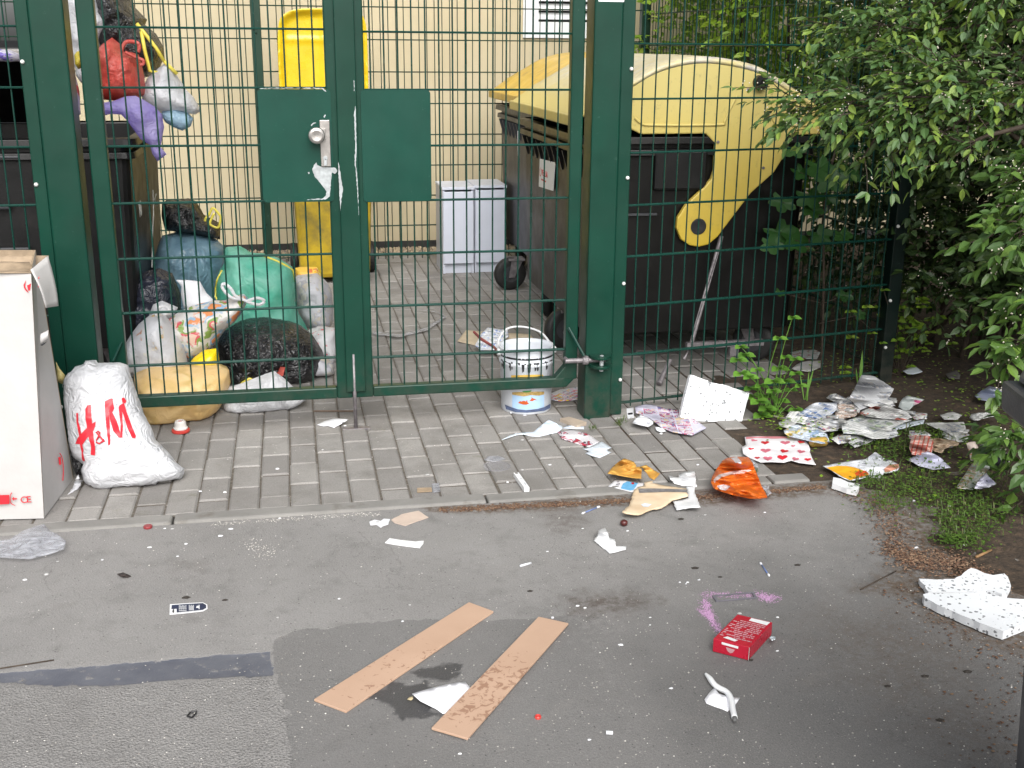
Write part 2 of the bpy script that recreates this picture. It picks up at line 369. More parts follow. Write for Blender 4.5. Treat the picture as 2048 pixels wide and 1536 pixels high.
def gslab(name, label, cat, px, mat, th, base=.001, rag=0, step=.02, parent=None, seed=1, topz=None, mats=None, wob=0, **k):
    """flat board lying on the ground; outline traced along its top face"""
    zt = base+th; o2 = [gp(x, y, zt)[:2] for x, y in px]
    P, fs, rs = cdt(o2, step, rag, seed); fs = orient(P, fs); n = len(P)
    tp = [Vector((x, y, zt+wob*N3(Vector((x*9,y*9,seed))))) for x, y in P]; bt = [Vector((v.x, v.y, base)) for v in tp]
    F_ = list(fs)+[tuple(i+n for i in f[::-1]) for f in fs]+[(b, a, a+n, b+n) for a, b in bound_edges(fs)]
    d = (Vector(o2[1])-Vector(o2[0])).normalized(); e = Vector((-d.y, d.x)); o0 = Vector(o2[0])
    UVs = [((Vector(q)-o0).dot(d), (Vector(q)-o0).dot(e)) for q in P]
    ob = mk(name, tp+bt, F_, mats or mat, parent, uv=UVs+UVs, label=label, cat=cat, **k)
    s = Surf(); s.o = ob; s.step = step; s.to2 = lambda X, Y: gp(X, Y, zt)[:2]; s.at2 = lambda x, y, up: Vector((x, y, zt+up)); s.at = lambda X, Y, up=.001: gp(X, Y, zt+up); return s
def text(body, mat, parent, origin, xdir, ydir, size, name="printed_text", ext=.0006, align='LEFT'):
    c = bpy.data.curves.new(name, 'FONT'); c.body = body; c.size = size; c.extrude = ext; c.align_x = align; c.materials.append(mat)
    tmp = bpy.data.objects.new(name, c); me = bpy.data.meshes.new_from_object(tmp); bpy.data.objects.remove(tmp); bpy.data.curves.remove(c)
    o = bpy.data.objects.new(name, me); COL.objects.link(o); x = Vector(xdir).normalized(); z = x.cross(Vector(ydir)).normalized(); y = z.cross(x)
    mm = Matrix((x, y, z)).transposed().to_4x4(); mm.translation = Vector(origin); o.parent = parent
    o.matrix_parent_inverse = Matrix.Translation(-WORLD[parent.name]); o.matrix_basis = mm; WORLD[o.name] = Vector((0,0,0)); return o
# ------------------------------------------------------------------ ground
def asphalt_mat():
    t = NT("worn_asphalt"); p = t.pos()
    a1 = t.n('ShaderNodeAttribute', attribute_name='m1'); a2 = t.n('ShaderNodeAttribute', attribute_name='m2')
    s1 = t.n('ShaderNodeSeparateColor'); t.l(a1.outputs[0], s1.inputs[0]); s2 = t.n('ShaderNodeSeparateColor'); t.l(a2.outputs[0], s2.inputs[0])
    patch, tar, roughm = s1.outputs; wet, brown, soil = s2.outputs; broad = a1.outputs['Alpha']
    edge = t.math('MULTIPLY', t.math('SUBTRACT', t.noise(p, 34, 6, .7), .5), 1.1)
    crisp = lambda m_, k=.12: t.ramp(t.math('ADD', m_, t.math('MULTIPLY', edge, t.math('MULTIPLY', t.math('MULTIPLY', m_, t.math('SUBTRACT', 1, m_)), 4))), .5-k, .5+k)
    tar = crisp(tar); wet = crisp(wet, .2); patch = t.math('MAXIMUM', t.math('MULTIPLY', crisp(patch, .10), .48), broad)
    big = t.noise(p, 2.2, 6, .6); mid = t.noise(p, 11, 6, .65); fine = t.noise(p, 240, 3, .7); fine2 = t.noise(p, 620, 2, .6)
    base = t.mix(t.ramp(big, .3, .7), srgb(126,124,122), srgb(139,137,135))
    base = t.mix(t.math('MULTIPLY', t.ramp(mid, .52, .75), .5), base, srgb(96,94,92))
    blot = t.ramp(t.noise(p, 6.5, 7, .7, .6), .60, .72); base = t.mix(t.math('MULTIPLY', blot, .35), base, srgb(88,86,84)); pale = t.ramp(t.noise(p, 4.1, 6, .65), .60, .74); base = t.mix(t.math('MULTIPLY', pale, .30), base, srgb(160,158,155))
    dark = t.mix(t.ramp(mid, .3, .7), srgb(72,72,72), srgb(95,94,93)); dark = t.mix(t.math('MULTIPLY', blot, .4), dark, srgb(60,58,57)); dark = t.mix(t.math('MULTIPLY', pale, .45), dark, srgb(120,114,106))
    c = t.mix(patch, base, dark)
    c = t.mix(t.math('MULTIPLY', t.ramp(fine, .48, .66), t.math('ADD', .30, t.math('MULTIPLY', roughm, .35))), c, srgb(62,61,60))
    c = t.mix(t.math('MULTIPLY', t.ramp(fine2, .56, .70), .4), c, srgb(176,174,170))
    # loose pale grains
    v = t.vor(p, 95); vc = t.n('ShaderNodeTexVoronoi'); t.l(p, vc.inputs['Vector']); vc.inputs['Scale'].default_value = 95
    sep = t.n('ShaderNodeSeparateColor'); t.l(vc.outputs['Color'], sep.inputs[0])
    g = t.math('MULTIPLY', t.math('LESS_THAN', v, t.math('MULTIPLY', sep.outputs[1], .26)), t.math('GREATER_THAN', sep.outputs[0], .80))
    c = t.mix(t.math('MULTIPLY', g, t.math('ADD', .22, t.math('MULTIPLY', patch, .28))), c, srgb(205,200,190))
    g2 = t.math('MULTIPLY', t.math('LESS_THAN', v, t.math('MULTIPLY', sep.outputs[2], .3)), t.math('LESS_THAN', sep.outputs[0], .12))
    c = t.mix(t.math('MULTIPLY', g2, .6), c, srgb(45,43,42))
    tarn = t.math('MULTIPLY', tar, t.ramp(t.noise(p, 26, 5, .7), .30, .42))
    c = t.mix(t.math('MULTIPLY', tarn, .9), c, t.mix(t.ramp(mid, .35, .65), srgb(72,76,88), srgb(92,95,104)))
    c = t.mix(t.math('MULTIPLY', t.math('MULTIPLY', brown, t.ramp(t.noise(p, 42, 5, .7), .3, .6)), .75), c, srgb(74,62,54))
    c = t.mix(t.math('MULTIPLY', t.math('MULTIPLY', soil, t.ramp(t.noise(p, 60, 5, .7), .34, .56)), .9), c, t.mix(fine, srgb(58,46,36), srgb(104,88,72)))
    c = t.mix(t.math('MULTIPLY', wet, .72), c, srgb(46,46,50))
    # hairline cracks
    d = t.n('ShaderNodeTexNoise'); t.l(p, d.inputs['Vector']); d.inputs['Scale'].default_value = 1.7; d.inputs['Detail'].default_value = 8; d.inputs['Distortion'].default_value = .4
    crk = t.math('LESS_THAN', t.math('ABSOLUTE', t.math('SUBTRACT', d.outputs[0], .56)), .0016)
    c = t.mix(t.math('MULTIPLY', crk, .16), c, srgb(48,46,45))
    t.col(c); t.rough(t.math('SUBTRACT', .82, t.math('ADD', t.math('MULTIPLY', wet, .35), t.math('MULTIPLY', tarn, .3))))
    h = t.math('ADD', t.math('MULTIPLY', fine, .7), t.math('MULTIPLY', t.vor(p, 170), t.math('ADD', .35, t.math('MULTIPLY', roughm, 1.2))))
    h = t.math('MULTIPLY', h, t.math('SUBTRACT', 1, t.math('MULTIPLY', tarn, .75)))
    t.bump(h, .55, .004); return t.m
def poly_mask(P, px, soft, wob=.012, wf=16, seed=3):
    poly = [gp(x, y, 0)[:2] for x, y in px]; ins = inside(P, poly); d = edist(P, poly); d = np.where(ins, d, -d)
    w = np.array([N3(Vector((x*wf, y*wf, seed)))+.6*N3(Vector((x*wf*3.1, y*wf*3.1, seed+4))) for x, y in P])*wob
    return np.clip((d+w)/soft+.5, 0, 1)
def asphalt():
    x0, x1, y0, y1, st = -1.9, 2.4, -3.0, -.853, .0095
    nx, ny = int((x1-x0)/st), int((y1-y0)/st); xs = np.linspace(x0, x1, nx); ys = np.linspace(y0, y1, ny)
    X, Y = np.meshgrid(xs, ys); P = np.stack([X.ravel(), Y.ravel()], 1)
    patch = poly_mask(P, c1("543,1290 560,1270 590,1262 700,1247 800,1240 950,1240 1080,1233 1300,1212 1500,1150 1700,1080 2100,1100 3200,1500 3200,2600 700,2600 600,1800 584,1536 572,1440 566,1390 548,1340"), .012, .016)
    broad = poly_mask(P, c1('1050,1260 1300,1215 1500,1160 1700,1090 2100,1060 3200,1500 3200,2600 900,2600 900,1500'), .55, .16, 6)  # wide soft darkening: dirt and tree shade put into the lane colour
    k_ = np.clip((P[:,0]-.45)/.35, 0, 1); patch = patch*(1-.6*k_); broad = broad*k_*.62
    tar = poly_mask(P, c1("-900,1400 0,1343 230,1325 420,1308 540,1300 548,1347 420,1352 300,1362 240,1368 100,1368 0,1360 -900,1430"), .006, .004, 30)
    rgh = poly_mask(P, c1("-900,1440 0,1366 100,1374 300,1368 550,1350 566,1400 584,1540 590,2400 -1500,2400"), .012, .008)
    wet = np.maximum(poly_mask(P, cG("480,860 560,790 700,755 880,770 900,800 800,830 1000,985 900,1000 740,1020 690,960 560,880"), .03, .02, 30), poly_mask(P, cG("800,680 960,630 1080,600 1160,615 1110,680 1060,740 900,740"), .03, .025, 30))
    brown = np.maximum.reduce([poly_mask(P, c1("1130,1195 1180,1185 1290,1190 1310,1205 1240,1222 1150,1222"), .07, .05, 25), .7*poly_mask(P, c1("1085,1025 1160,1020 1170,1045 1120,1062"), .07, .04, 25), .5*poly_mask(P, cH("380,360 500,350 480,375 390,390"), .03, .01), .4*poly_mask(P, c1("340,1120 400,1120 400,1140 350,1140"), .05, .03)])
    soil = np.maximum(poly_mask(P, c1("1600,975 1700,985 1780,1010 1770,1060 1800,1130 1720,1175 1840,1195 1850,1240 2048,1310 2500,1500 3000,900 1800,900"), .10, .07, 12), poly_mask(P, c1("830,1010 1000,1003 1250,985 1420,975 1650,960 1650,985 1430,1008 1250,1010 1050,1022 880,1024"), .03, .02, 20))
    soil = np.maximum(soil, .45*poly_mask(P, c1("1640,1230 1800,1210 1950,1330 1990,1536 1800,1420 1660,1300"), .25, .12, 8))
    me_v = [(x, y, -.004-.006*p*0+.0015*N3(Vector((x*3, y*3, 1)))-.0022*t_) for (x, y), p, t_ in zip(P, patch, tar)]
    fs = [(j*nx+i, j*nx+i+1, (j+1)*nx+i+1, (j+1)*nx+i) for j in range(ny-1) for i in range(nx-1)]
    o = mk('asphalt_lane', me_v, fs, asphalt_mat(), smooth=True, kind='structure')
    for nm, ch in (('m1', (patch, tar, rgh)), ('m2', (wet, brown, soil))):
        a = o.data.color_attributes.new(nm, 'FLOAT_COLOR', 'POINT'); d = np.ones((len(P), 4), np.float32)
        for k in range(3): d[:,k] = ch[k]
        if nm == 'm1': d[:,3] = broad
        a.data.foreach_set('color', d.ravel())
asphalt()
m_soil = M("dark_soil", srgb(76,62,49), .95, .3, 30, .9, 90, c2=srgb(46,38,30), bd=.008, dirt=srgb(98,80,62), ds=25)
m_dirt_far = M("grey_lane", srgb(112,110,108), .9, .1, 3, .5, 150)
mk('ground', [(-60,-60,-.06),(60,-60,-.06),(60,60,-.06),(-60,60,-.06)], [(0,1,2,3)], m_soil, kind='structure')
mk('road', [(-40,-40,-.012),(40,-40,-.012),(40,-2.99,-.012),(-40,-2.99,-.012)], [(0,1,2,3)], m_dirt_far, kind='structure')
mk('road', [(-40,-2.99,-.012),(-1.88,-2.99,-.012),(-1.88,-.86,-.012),(-40,-.86,-.012)], [(0,1,2,3)], m_dirt_far, kind='structure')
# paving blocks, 10 x 20 cm, laid in columns running away from the lane
def paver_mat():
    t = NT("concrete_paver"); p = t.pos(); r = t.n('ShaderNodeNewGeometry').outputs['Random Per Island']
    c = t.mix(r, srgb(128,125,122), srgb(152,149,145))
    c = t.mix(t.ramp(t.noise(p, 5, 6, .65), .45, .75), c, srgb(116,113,109))
    c = t.mix(t.math('MULTIPLY', t.ramp(t.noise(p, 260, 3, .7), .48, .68), .4), c, srgb(70,67,64))
    c = t.mix(t.math('MULTIPLY', t.ramp(t.noise(p, 500, 2, .6), .56, .7), .35), c, srgb(178,174,168))
    c = t.mix(t.math('MULTIPLY', t.ramp(t.noise(p, 9, 6, .7), .62, .74), .5), c, srgb(96,92,66))
    t.col(c); t.rough(.85); t.bump(t.noise(p, 300, 4, .7), .5, .003); return t.m
m_paver = paver_mat()
def paving():
    mb = MB(); rnd = random.Random(4); g = .0024; i = -22
    while True:
        x0 = -.049+i*.0985; x1 = x0+.0985
        if x0 > 2.15: break
        y = -.78-(.1 if i%2 else 0)
        while y < 3.95:
            ya, yb = max(y, -.78), y+.197; y = yb+.003
            lim = 2.3 if ya > .3 else 1.62+.35*(ya+.78)
            if x1 > lim+rnd.uniform(-.05,.05): continue
            dz = rnd.uniform(-.0025,.002); tx = rnd.uniform(-.0015,.0015); ty = rnd.uniform(-.0015,.0015); b = .006; q = [rnd.uniform(-.0012,.0012) for _ in range(4)]
            X0, X1, Y0, Y1 = x0+g+q[0], x1-g+q[1], ya+g*1.25+q[2], yb-g*1.25+q[3]
            mb.add([(X0,Y0,-.03),(X1,Y0,-.03),(X1,Y1,-.03),(X0,Y1,-.03),(X0,Y0,dz-.005),(X1,Y0,dz-.005+tx),(X1,Y1,dz-.005+tx+ty),(X0,Y1,dz-.005+ty),
                    (X0+b,Y0+b*.8,dz),(X1-b,Y0+b*.8,dz+tx),(X1-b,Y1-b*.8,dz+tx+ty),(X0+b,Y1-b*.8,dz+ty)],
                   [(0,1,5,4),(1,2,6,5),(2,3,7,6),(3,0,4,7),(4,5,9,8),(5,6,10,9),(6,7,11,10),(7,4,8,11),(8,9,10,11)])
        i += 1
    mb.make('paving', m_paver, kind='structure')
    mk('joint_sand', [(-2.3,-.79,-.0057),(2.6,-.79,-.0057),(2.6,4.0,-.0057),(-2.3,4.0,-.0057)], [(0,1,2,3)], M("joint_sand", srgb(100,94,86), .95, .3, 60, .6, 200, c2=srgb(80,74,66), dirt=srgb(136,130,120), ds=70), kind='structure')
paving()
mb = MB(); x = -2.4
for k in range(5):
    x1 = x+.995; ya = -.856-.012*(x+.9)*0; r = .004*((k*7)%3-1)*.4
    if x1 > 1.75: x1 = 1.72
    mb.box(x+.003, x1-.003, -.852, -.783, -.05, .004+r); x = x1
    if x > 1.7: break
mb.make('kerb', M("kerb_concrete", srgb(136,134,130), .85, .1, 7, .5, 260, dirt=srgb(104,99,92), ds=9, fine=.5), kind='structure', bev=.008)
# soil bank on the right, rising gently under the shrubs
def bank():
    poly = [gp(*q)[:2] for q in c1("1668,955 1720,985 1775,1020 1800,1090 1860,1150 1960,1200 2100,1290")]+[(2.0,-2.0),(2.2,-2.6),(6,-4),(8,8),(2.25,8),(2.25,.6),(1.62,.55)]+[gp(*q)[:2] for q in c1("1500,850 1560,880 1640,930")]
    P, fs, rs = cdt(poly, .045, 0, 5); fs = orient(P, fs); D = edist(P, rs)
    vs = [(x, y, -.010+min(d, .22)*.045+.008*N3(Vector((x*9, y*9, 2)))*min(1, d/.06)+.006*N3(Vector((x*26, y*26, 5)))*min(1, d/.06)) for (x, y), d in zip(P, D)]
    mk('soil_bank', vs, fs, m_soil, smooth=True, kind='structure')
bank()
mk('soil', [(1.2,-.851,-.0052),(3,-.851,-.0052),(3,.8,-.0052),(1.2,.8,-.0052)], [(0,1,2,3)], m_soil, kind='structure')
mk('soil', [(-2.3,3.6,-.004),(2.6,3.6,-.004),(2.6,4.1,-.004),(-2.3,4.1,-.004)], [(0,1,2,3)], M("mossy_soil", srgb(92,84,64), .95, .3, 20, .7, 90, c2=srgb(70,74,44)), kind='structure')
# gravel along the foot of the wall (uncountable)
def scatter_bits(name, spots, mat, smin, smax, flat=.4, seed=1):
    rnd = random.Random(seed); mb = MB()
    for p in spots:
        s = rnd.uniform(smin, smax); a = rnd.uniform(0, 6.28); el = rnd.uniform(.5, 1)
        vs = []
        for k in range(5):
            b = a+k*1.2566; rr = s*rnd.uniform(.6, 1)*(1 if k%2 else el); vs.append(Vector(p)+Vector((rr*math.cos(b), rr*math.sin(b)*el, 0)))
        top = Vector(p)+Vector((rnd.uniform(-.2,.2)*s, rnd.uniform(-.2,.2)*s, s*flat*rnd.uniform(.6,1.3)))
        mb.add(vs+[top], [(k, (k+1)%5, 5) for k in range(5)])
    return mb.make(name, mat, kind='stuff')
R_ = random.Random(11)
def isl_mat(name, cols, rough=.8, trans=0):
    t = NT(name); r = t.n('ShaderNodeNewGeometry').outputs['Random Per Island']; x = t.n('ShaderNodeValToRGB'); e = x.color_ramp.elements
    while len(e) < len(cols): e.new(.5)
    for i, c in enumerate(cols): e[i].position = i/(len(cols)-1); e[i].color = (*c, 1)
    t.l(r, x.inputs[0]); t.col(x.outputs[0]); t.rough(rough)
    if trans: t.translucent(x.outputs[0], trans)
    return t.m
scatter_bits('gravel', [(R_.uniform(-1.2,1.6), R_.uniform(3.72,4.06), .0) for _ in range(2600)], isl_mat("river_gravel", [srgb(150,134,110), srgb(196,180,150), srgb(120,104,86), srgb(176,160,140)]), .010, .022, .7)
def band(px, w, n, rnd, z=.002, gauss=True):
    out = []
    pts = [gp(*q) for q in px]; seg = [(pts[i+1]-pts[i]).length for i in range(len(pts)-1)]; T = sum(seg)
    for _ in range(n):
        t = rnd.uniform(0, T); i = 0
        while t > seg[i] and i < len(seg)-1: t -= seg[i]; i += 1
        p = pts[i].lerp(pts[i+1], t/seg[i]); out.append((p.x+rnd.gauss(0, w*.5), p.y+rnd.gauss(0, w), z))
    return out
m_mul = isl_mat("brown_bud_scales", [srgb(76,52,38), srgb(104,74,54), srgb(60,44,36), srgb(140,114,90), srgb(86,62,46)])
scatter_bits('plant_debris', [p for p in band(c1("880,1019 1000,1013 1150,1006 1250,1000 1420,992 1650,972"), .011, 3300, R_, -.002) if p[1] < -.856], m_mul, .0025, .006, .35)
scatter_bits('plant_debris', band(c1("1690,985 1770,1010 1790,1080 1800,1120"), .05, 1000, R_, .001)+band(c1("1790,1110 1850,1130 1900,1120 1960,1150"), .06, 1700, R_, .003)+band(c1("1820,1160 1880,1270 2010,1290 2040,1400 1960,1500"), .09, 380, R_, -.001), m_mul, .0025, .007, .35, 2)
sp = []
for _ in range(2600):                                   # pale grit trodden over the lane and the blocks
    px, py = R_.uniform(0, 2048), R_.uniform(1000, 1536); q = gp(px, py); k = N3(Vector((q.x*2.2, q.y*2.2, 3)))
    if R_.random() < .40+.5*k+(.25 if px > 1100 else 0): sp.append((q.x, q.y, -.004))
sp += [(p[0], p[1], -.003) for p in band(c1("420,1046 560,1038 700,1028 760,1026"), .010, 420, R_)]+[(p[0], p[1], -.003) for p in band(c1("500,1085 530,1105 560,1100"), .03, 160, R_)]
sp += band(c1("380,900 700,870 1000,900 1200,930"), .22, 350, R_, .001)
scatter_bits('grit', sp, isl_mat("pale_grit", [srgb(200,196,188), srgb(150,146,140), srgb(225,222,215), srgb(120,112,104)]), .0012, .0032, .6, 3)
pk = []
for a, w, n in (("1405,1190 1420,1186 1560,1192", .010, 700), ("1520,1190 1545,1196", .014, 500), ("1412,1200 1418,1230 1440,1262", .012, 1000), ("1400,1220 1425,1232", .012, 350)):
    pk += band(c1(a), w, n, R_, -.003)
scatter_bits('pink_powder', pk, isl_mat("pink_powder", [srgb(168,126,164), srgb(186,152,182), srgb(142,104,140)]), .0010, .0030, .4, 4)
# ------------------------------------------------------------------ building, fences and gate
def wall_mat():
    t = NT("beige_render"); p = t.pos()
    c = t.mix(t.ramp(t.noise(p, 1.5, 6, .6), .3, .7), srgb(188,175,144), srgb(198,186,157))
    c = t.mix(t.math('MULTIPLY', t.ramp(t.noise(p, 220, 3, .6), .5, .7), .3), c, srgb(178,165,136)); t.col(c); t.rough(.9); t.bump(t.noise(p, 170, 4), .5, .004); return t.m
W = thing('house', 'beige rendered house behind the bin yard with a white louvred opening', 'building', (0,4.1,0))
wy = 4.07; wl = vp(1046,0,wy).x; wr_ = 2.45
MB().box(-1.55, wl, wy, wy+.3, .05, 6).box(wr_, 7, wy, wy+.3, .05, 6).box(wl, wr_, wy, wy+.3, .05, 1.49).box(wl, wr_, wy, wy+.3, 3.4, 6).box(-1.55,-1.25,wy+.3,wy+6,.05,6).make('wall', wall_mat(), W)
MB().box(-1.57, 7, wy-.004, wy+.3, -.1, .05).make('plinth', M("dark_bitumen_plinth", (.04,.038,.036), .8, .2, 20, .4), W)
mb = MB(); mb.box(wl, wl+.11, wy-.02, wy+.1, 1.49, 3.4).box(wr_-.1, wr_, wy-.02, wy+.1, 1.49, 3.4).box(wl+.11, wr_-.1, wy-.02, wy+.1, 1.49, 1.60)
lv = mb.make('louvre_frame', m_white_lac, W); mb = MB(); z = 1.62
while z < 3.3:
    mb.hexa([(wl+.11,wy+.0,z),(wr_-.1,wy+.0,z),(wr_-.1,wy+.012,z-.004),(wl+.11,wy+.012,z-.004)],[(wl+.11,wy+.05,z+.045),(wr_-.1,wy+.05,z+.045),(wr_-.1,wy+.062,z+.041),(wl+.11,wy+.062,z+.041)]); z += .062
mb.make('slat', m_white_lac, lv); mk('black_backing', [(wl,wy+.11,1.49),(wr_,wy+.11,1.49),(wr_,wy+.11,3.4),(wl,wy+.11,3.4)], [(0,1,2,3)], m_black, lv)  # flat black sheet standing in for the dark behind the slats

def wires(A, B, z0, zs, xs, top, bot, hr=.004, vr=.003, hseg=1):
    """double-wire mat: A,B ground points; rails at zs, uprights at distances xs along A->B"""
    A, B = Vector((A[0],A[1],0)), Vector((B[0],B[1],0)); d = (B-A).normalized(); n = Vector((d.y,-d.x,0)); mb = MB(); L = (B-A).length
    for z in zs:
        for s in (1,-1):
            mb.tube([A+n*.0066*s+Vector((0,0,z)), B+n*.0066*s+Vector((0,0,z))], hr, 6)
    for x in xs:
        if 0 < x < L: mb.tube([A+d*x+Vector((0,0,bot)), A+d*x+Vector((0,0,top))], vr, 6)
    return mb
def screw(mb, x, y, z, d=Vector((0,-1,0)), r=.0075):
    a = Vector((x,y,z)); mb.tube([a, a+d*.004, a+d*.009, a+d*.011], [r, r, r*.7, r*.25], 10)
# gate: two leaves, each one thing
gl = thing('gate_leaf', 'green gate leaf with the round steel knob, closing in front of the bag heap', 'gate', (-.65,0,.12), 'leaves of the green double gate')
mb = MB(); T = 2.0
mb.box(-.684,-.624,-.022,.022,.122,T).box(.140,.199,-.022,.022,.122,T).box(-.624,.140,-.0215,.0215,.122,.166).box(-.624,.140,-.0215,.0215,T-.06,T)
mb.make('frame', m_green, gl, bev=.005)
wx = [vp(218.7,175).x+.05*k for k in range(-1,17)]
mb = wires((-.626,0),(.142,0),0,[1.482+.2*k for k in (-6,-5,-4,-3,-2,-1,0,1,2)],[x+.626 for x in wx if x < .13],T-.03,.15); mb.make('wire_mesh', m_wire, gl)
MB().box(.176,.2475,-.036,-.0235,.150,T).make('stop_strip', m_green, gl, bev=.003)
def rplate(x0,x1,z0,z1,y0,y1,r,corners):
    pts = []
    for (cx_,cz_,a0,on) in ((x1-r,z1-r,0,corners[0]),(x0+r,z1-r,90,corners[1]),(x0+r,z0+r,180,corners[2]),(x1-r,z0+r,270,corners[3])):
        if on: pts += [(cx_+r*math.cos(math.radians(a0+k*15)), y0, cz_+r*math.sin(math.radians(a0+k*15))) for k in range(7)]
        else: pts += [{0:(x1,y0,z1),90:(x0,y0,z1),180:(x0,y0,z0),270:(x1,y0,z0)}[a0]]
    return pts
def peel_or_glint(mb, px, Y): P, fs, rs = cdt([(lambda q:(q.x,q.z))(vp(x,y,Y)) for x,y in px], .006, .0012, 3); mb.add([(x,Y,z) for x,z in P], [f[::-1] if False else f for f in orient(P,fs)], 1)
mb = MB(); mb.prism(rplate(-.098,.156,.880,1.278,-.0275,0,.014,(1,1,1,1)), (0,.004,0))
peel_or_glint(mb, cN("745,850 755,880 800,895 880,900 930,905 950,935 925,965 895,950 885,1060 875,1185 850,1205 830,1215 650,1218 700,1208 800,1205 835,1180 845,1140 815,1095 770,1040 725,985 705,925 720,880"), -.0286)
for q in ("660,950 675,945 680,960 668,966","815,410 828,385 838,392 825,418","690,490 715,465 745,462 720,476 700,500"): peel_or_glint(mb, cN(q), -.0286)
for q in ("190,128 300,124 560,124 800,124 835,150 842,162 828,158 800,134 560,130 300,130 200,136 188,150","930,410 935,405 940,414 850,414 850,409","1000,250 920,250 915,254 1000,256"):
    pass
for q in ("190,130 300,125 560,125 800,125 836,152 842,164 828,158 800,133 560,129 300,129 200,136",): peel_or_glint(mb, cN(q), -.0284)  # pale line along the plate top: edge highlight painted on as wear
mb.make('lock_cover', [m_plate, m_bare], gl)
lk = MB().box(vp(641,300,-.03).x, vp(661,300,-.03).x, -.036,-.0295, vp(650,333,-.03).z, vp(650,240,-.03).z).make('lock_plate', m_steel, gl, bev=.002)
kz = vp(633,271,-.07); MB().lathe((kz.x+.02,-.036,kz.z), [(.010,0),(.010,-.02)], 16, axis='y').lathe((kz.x,-.056,kz.z), [(.012,0),(.016,-.006),(.0285,-.014),(.0295,-.020),(.027,-.026),(.019,-.029),(.004,-.027)], 28, axis='y').box(kz.x+.004,kz.x+.032,-.05,-.036,kz.z-.016,kz.z+.022).make('knob', m_steel, gl, smooth=False, bev=.001)
lc = vp(651,322,-.038); MB().lathe((lc.x,-.0355,lc.z+.010), [(.0078,0),(.0078,-.006)], 14, axis='y').box(lc.x-.005,lc.x+.005,-.0415,-.0362,lc.z-.016,lc.z+.008).make('lock_cylinder', m_bare, gl)
mb = MB(); a = vp(243,684,-.03); b = vp(226,722,-.05); mb.tube([a, b], .005, 8); mb.make('tie_rod', m_wire, gl)
mb = MB()
for st in ("955,830 968,880 985,1010 1005,1120 990,1200 978,1330 968,1130 960,930","1108,50 1116,60 1118,160 1110,150","1112,380 1126,300 1132,520 1136,700 1130,880 1146,1010 1160,1370 1148,1200 1126,900 1118,870 1116,780 1124,760 1120,560"): peel_or_glint(mb, cN(st), -.0372)
mk('worn_edge', mb.v, mb.f, m_bare, gl)

g2 = thing('gate_leaf', 'plain green gate leaf without a knob, hung on the right post', 'gate', (1.09,0,.12), 'leaves of the green double gate')
mb = MB(); mb.box(.204,.278,-.022,.022,.122,T).box(1.040,1.089,-.022,.022,.155,T).box(.278,1.040,-.0215,.0215,.122,.163).box(.278,1.040,-.0215,.0215,T-.06,T)
mb.prism([(1.0,-.021,.1225),(1.048,-.021,.1225),(1.0885,-.021,.165),(1.0885,-.021,.235),(1.06,-.021,.235),(1.0,-.021,.164)], (0,.042,0))
mb.make('frame', m_green, g2, bev=.005)
x740 = vp(740,120).x
mb = wires((.276,0),(1.042,0),0,[1.4754+.2*k for k in (-6,-5,-4,-3,-2,-1,0,1,2)],[x740-.276+.0497*k for k in range(-1,17)],T-.03,.15); mb.make('wire_mesh', m_wire, g2)
MB().prism(rplate(.262,.514,.876,1.275,-.0275,0,.014,(1,1,1,1)), (0,.004,0)).make('lock_cover', m_plate, g2)
db = vp(712,860,-.03); xb = gp(712,858).x
bolt = MB().tube([(xb,-.03,.30),(xb,-.03,.004)], .0075, 10).make('drop_bolt', m_rusty, g2, smooth=True)
MB().tube([vp(1137,655,-.03), vp(1168,712,-.075)], .006, 8).make('tie_rod', m_wire, g2)
hz = vp(1150,722,-.06).z
mb = MB(); mb.tube([(1.03,-.062,hz+.002),(1.19,-.072,hz+.004)], .010, 12).lathe((1.098,-.066,hz+.003), [(.016,0),(.018,.004),(.018,.02),(.016,.024)], 16, axis='x').tube([(1.04,-.06,hz),(1.04,-.02,hz)], .009, 8); hg = mb.make('hinge', m_rusty, g2)
# striker plate for the drop bolt, let into the blocks
tag(MB().box(xb-.052,xb+.058,-.048,-.018,-.004,.004).make('floor_plate', m_rusty, bev=.001), 'thin rusty metal strip under the drop bolt of the gate', 'plate')
tag(MB().tube([gp(628,822,.004), gp(708,822,.004)], .0035, 6).make('thin_rod', M("brown_stick", srgb(110,92,78), .7)), 'thin brown rod lying behind the drop bolt under the gate', 'rod')
# posts
def post(name, label, x0, x1, fx0, fx1, sx, zs, zb=-.05):
    t = thing(name, label, 'post', ((x0+x1)/2,0,0), 'green gate posts')
    MB().box(x0,x1,-.06,.06,zb,2.3).make('pole', m_green, t, bev=.006)
    MB().box(fx0,fx1,-.045,-.012,.004,2.25).make('clamp_bar', m_green, t, bev=.003)
    mb = MB()
    for z in zs: screw(mb, sx, -.045, z)
    mb.each('screw_cap', m_screw, t, smooth=True); return t
rp = post('gate_post', 'thick green square gate post right of the double gate, hinge near its foot', 1.113, 1.221, 1.2235, 1.272, 1.268-.006, (1.352,.952,.543,.151))
post('gate_post', 'thick green square gate post behind the tall white carton', -.828, -.716, -.873, -.8305, -.864, (1.367,.958,.55,.15))
mb = MB(); c = vp(1203,709,-.085); prof = [(math.cos(a)*.045, math.sin(a)*.045) for a in [math.pi+math.pi*k/12 for k in range(13)]]
mb.prism([(c.x+x, -.0605+y*1.25, hz+.012) for x, y in prof], (0,0,.012)).prism([(c.x+x, -.0605+y*1.25, hz-.026) for x, y in prof], (0,0,.012)); mb.make('hinge_bracket', m_green, rp, bev=.002)
MB().tube([(c.x,-.09,hz-.038),(c.x,-.09,hz+.026)], .008, 10).make('hinge_pin', m_bare, rp)
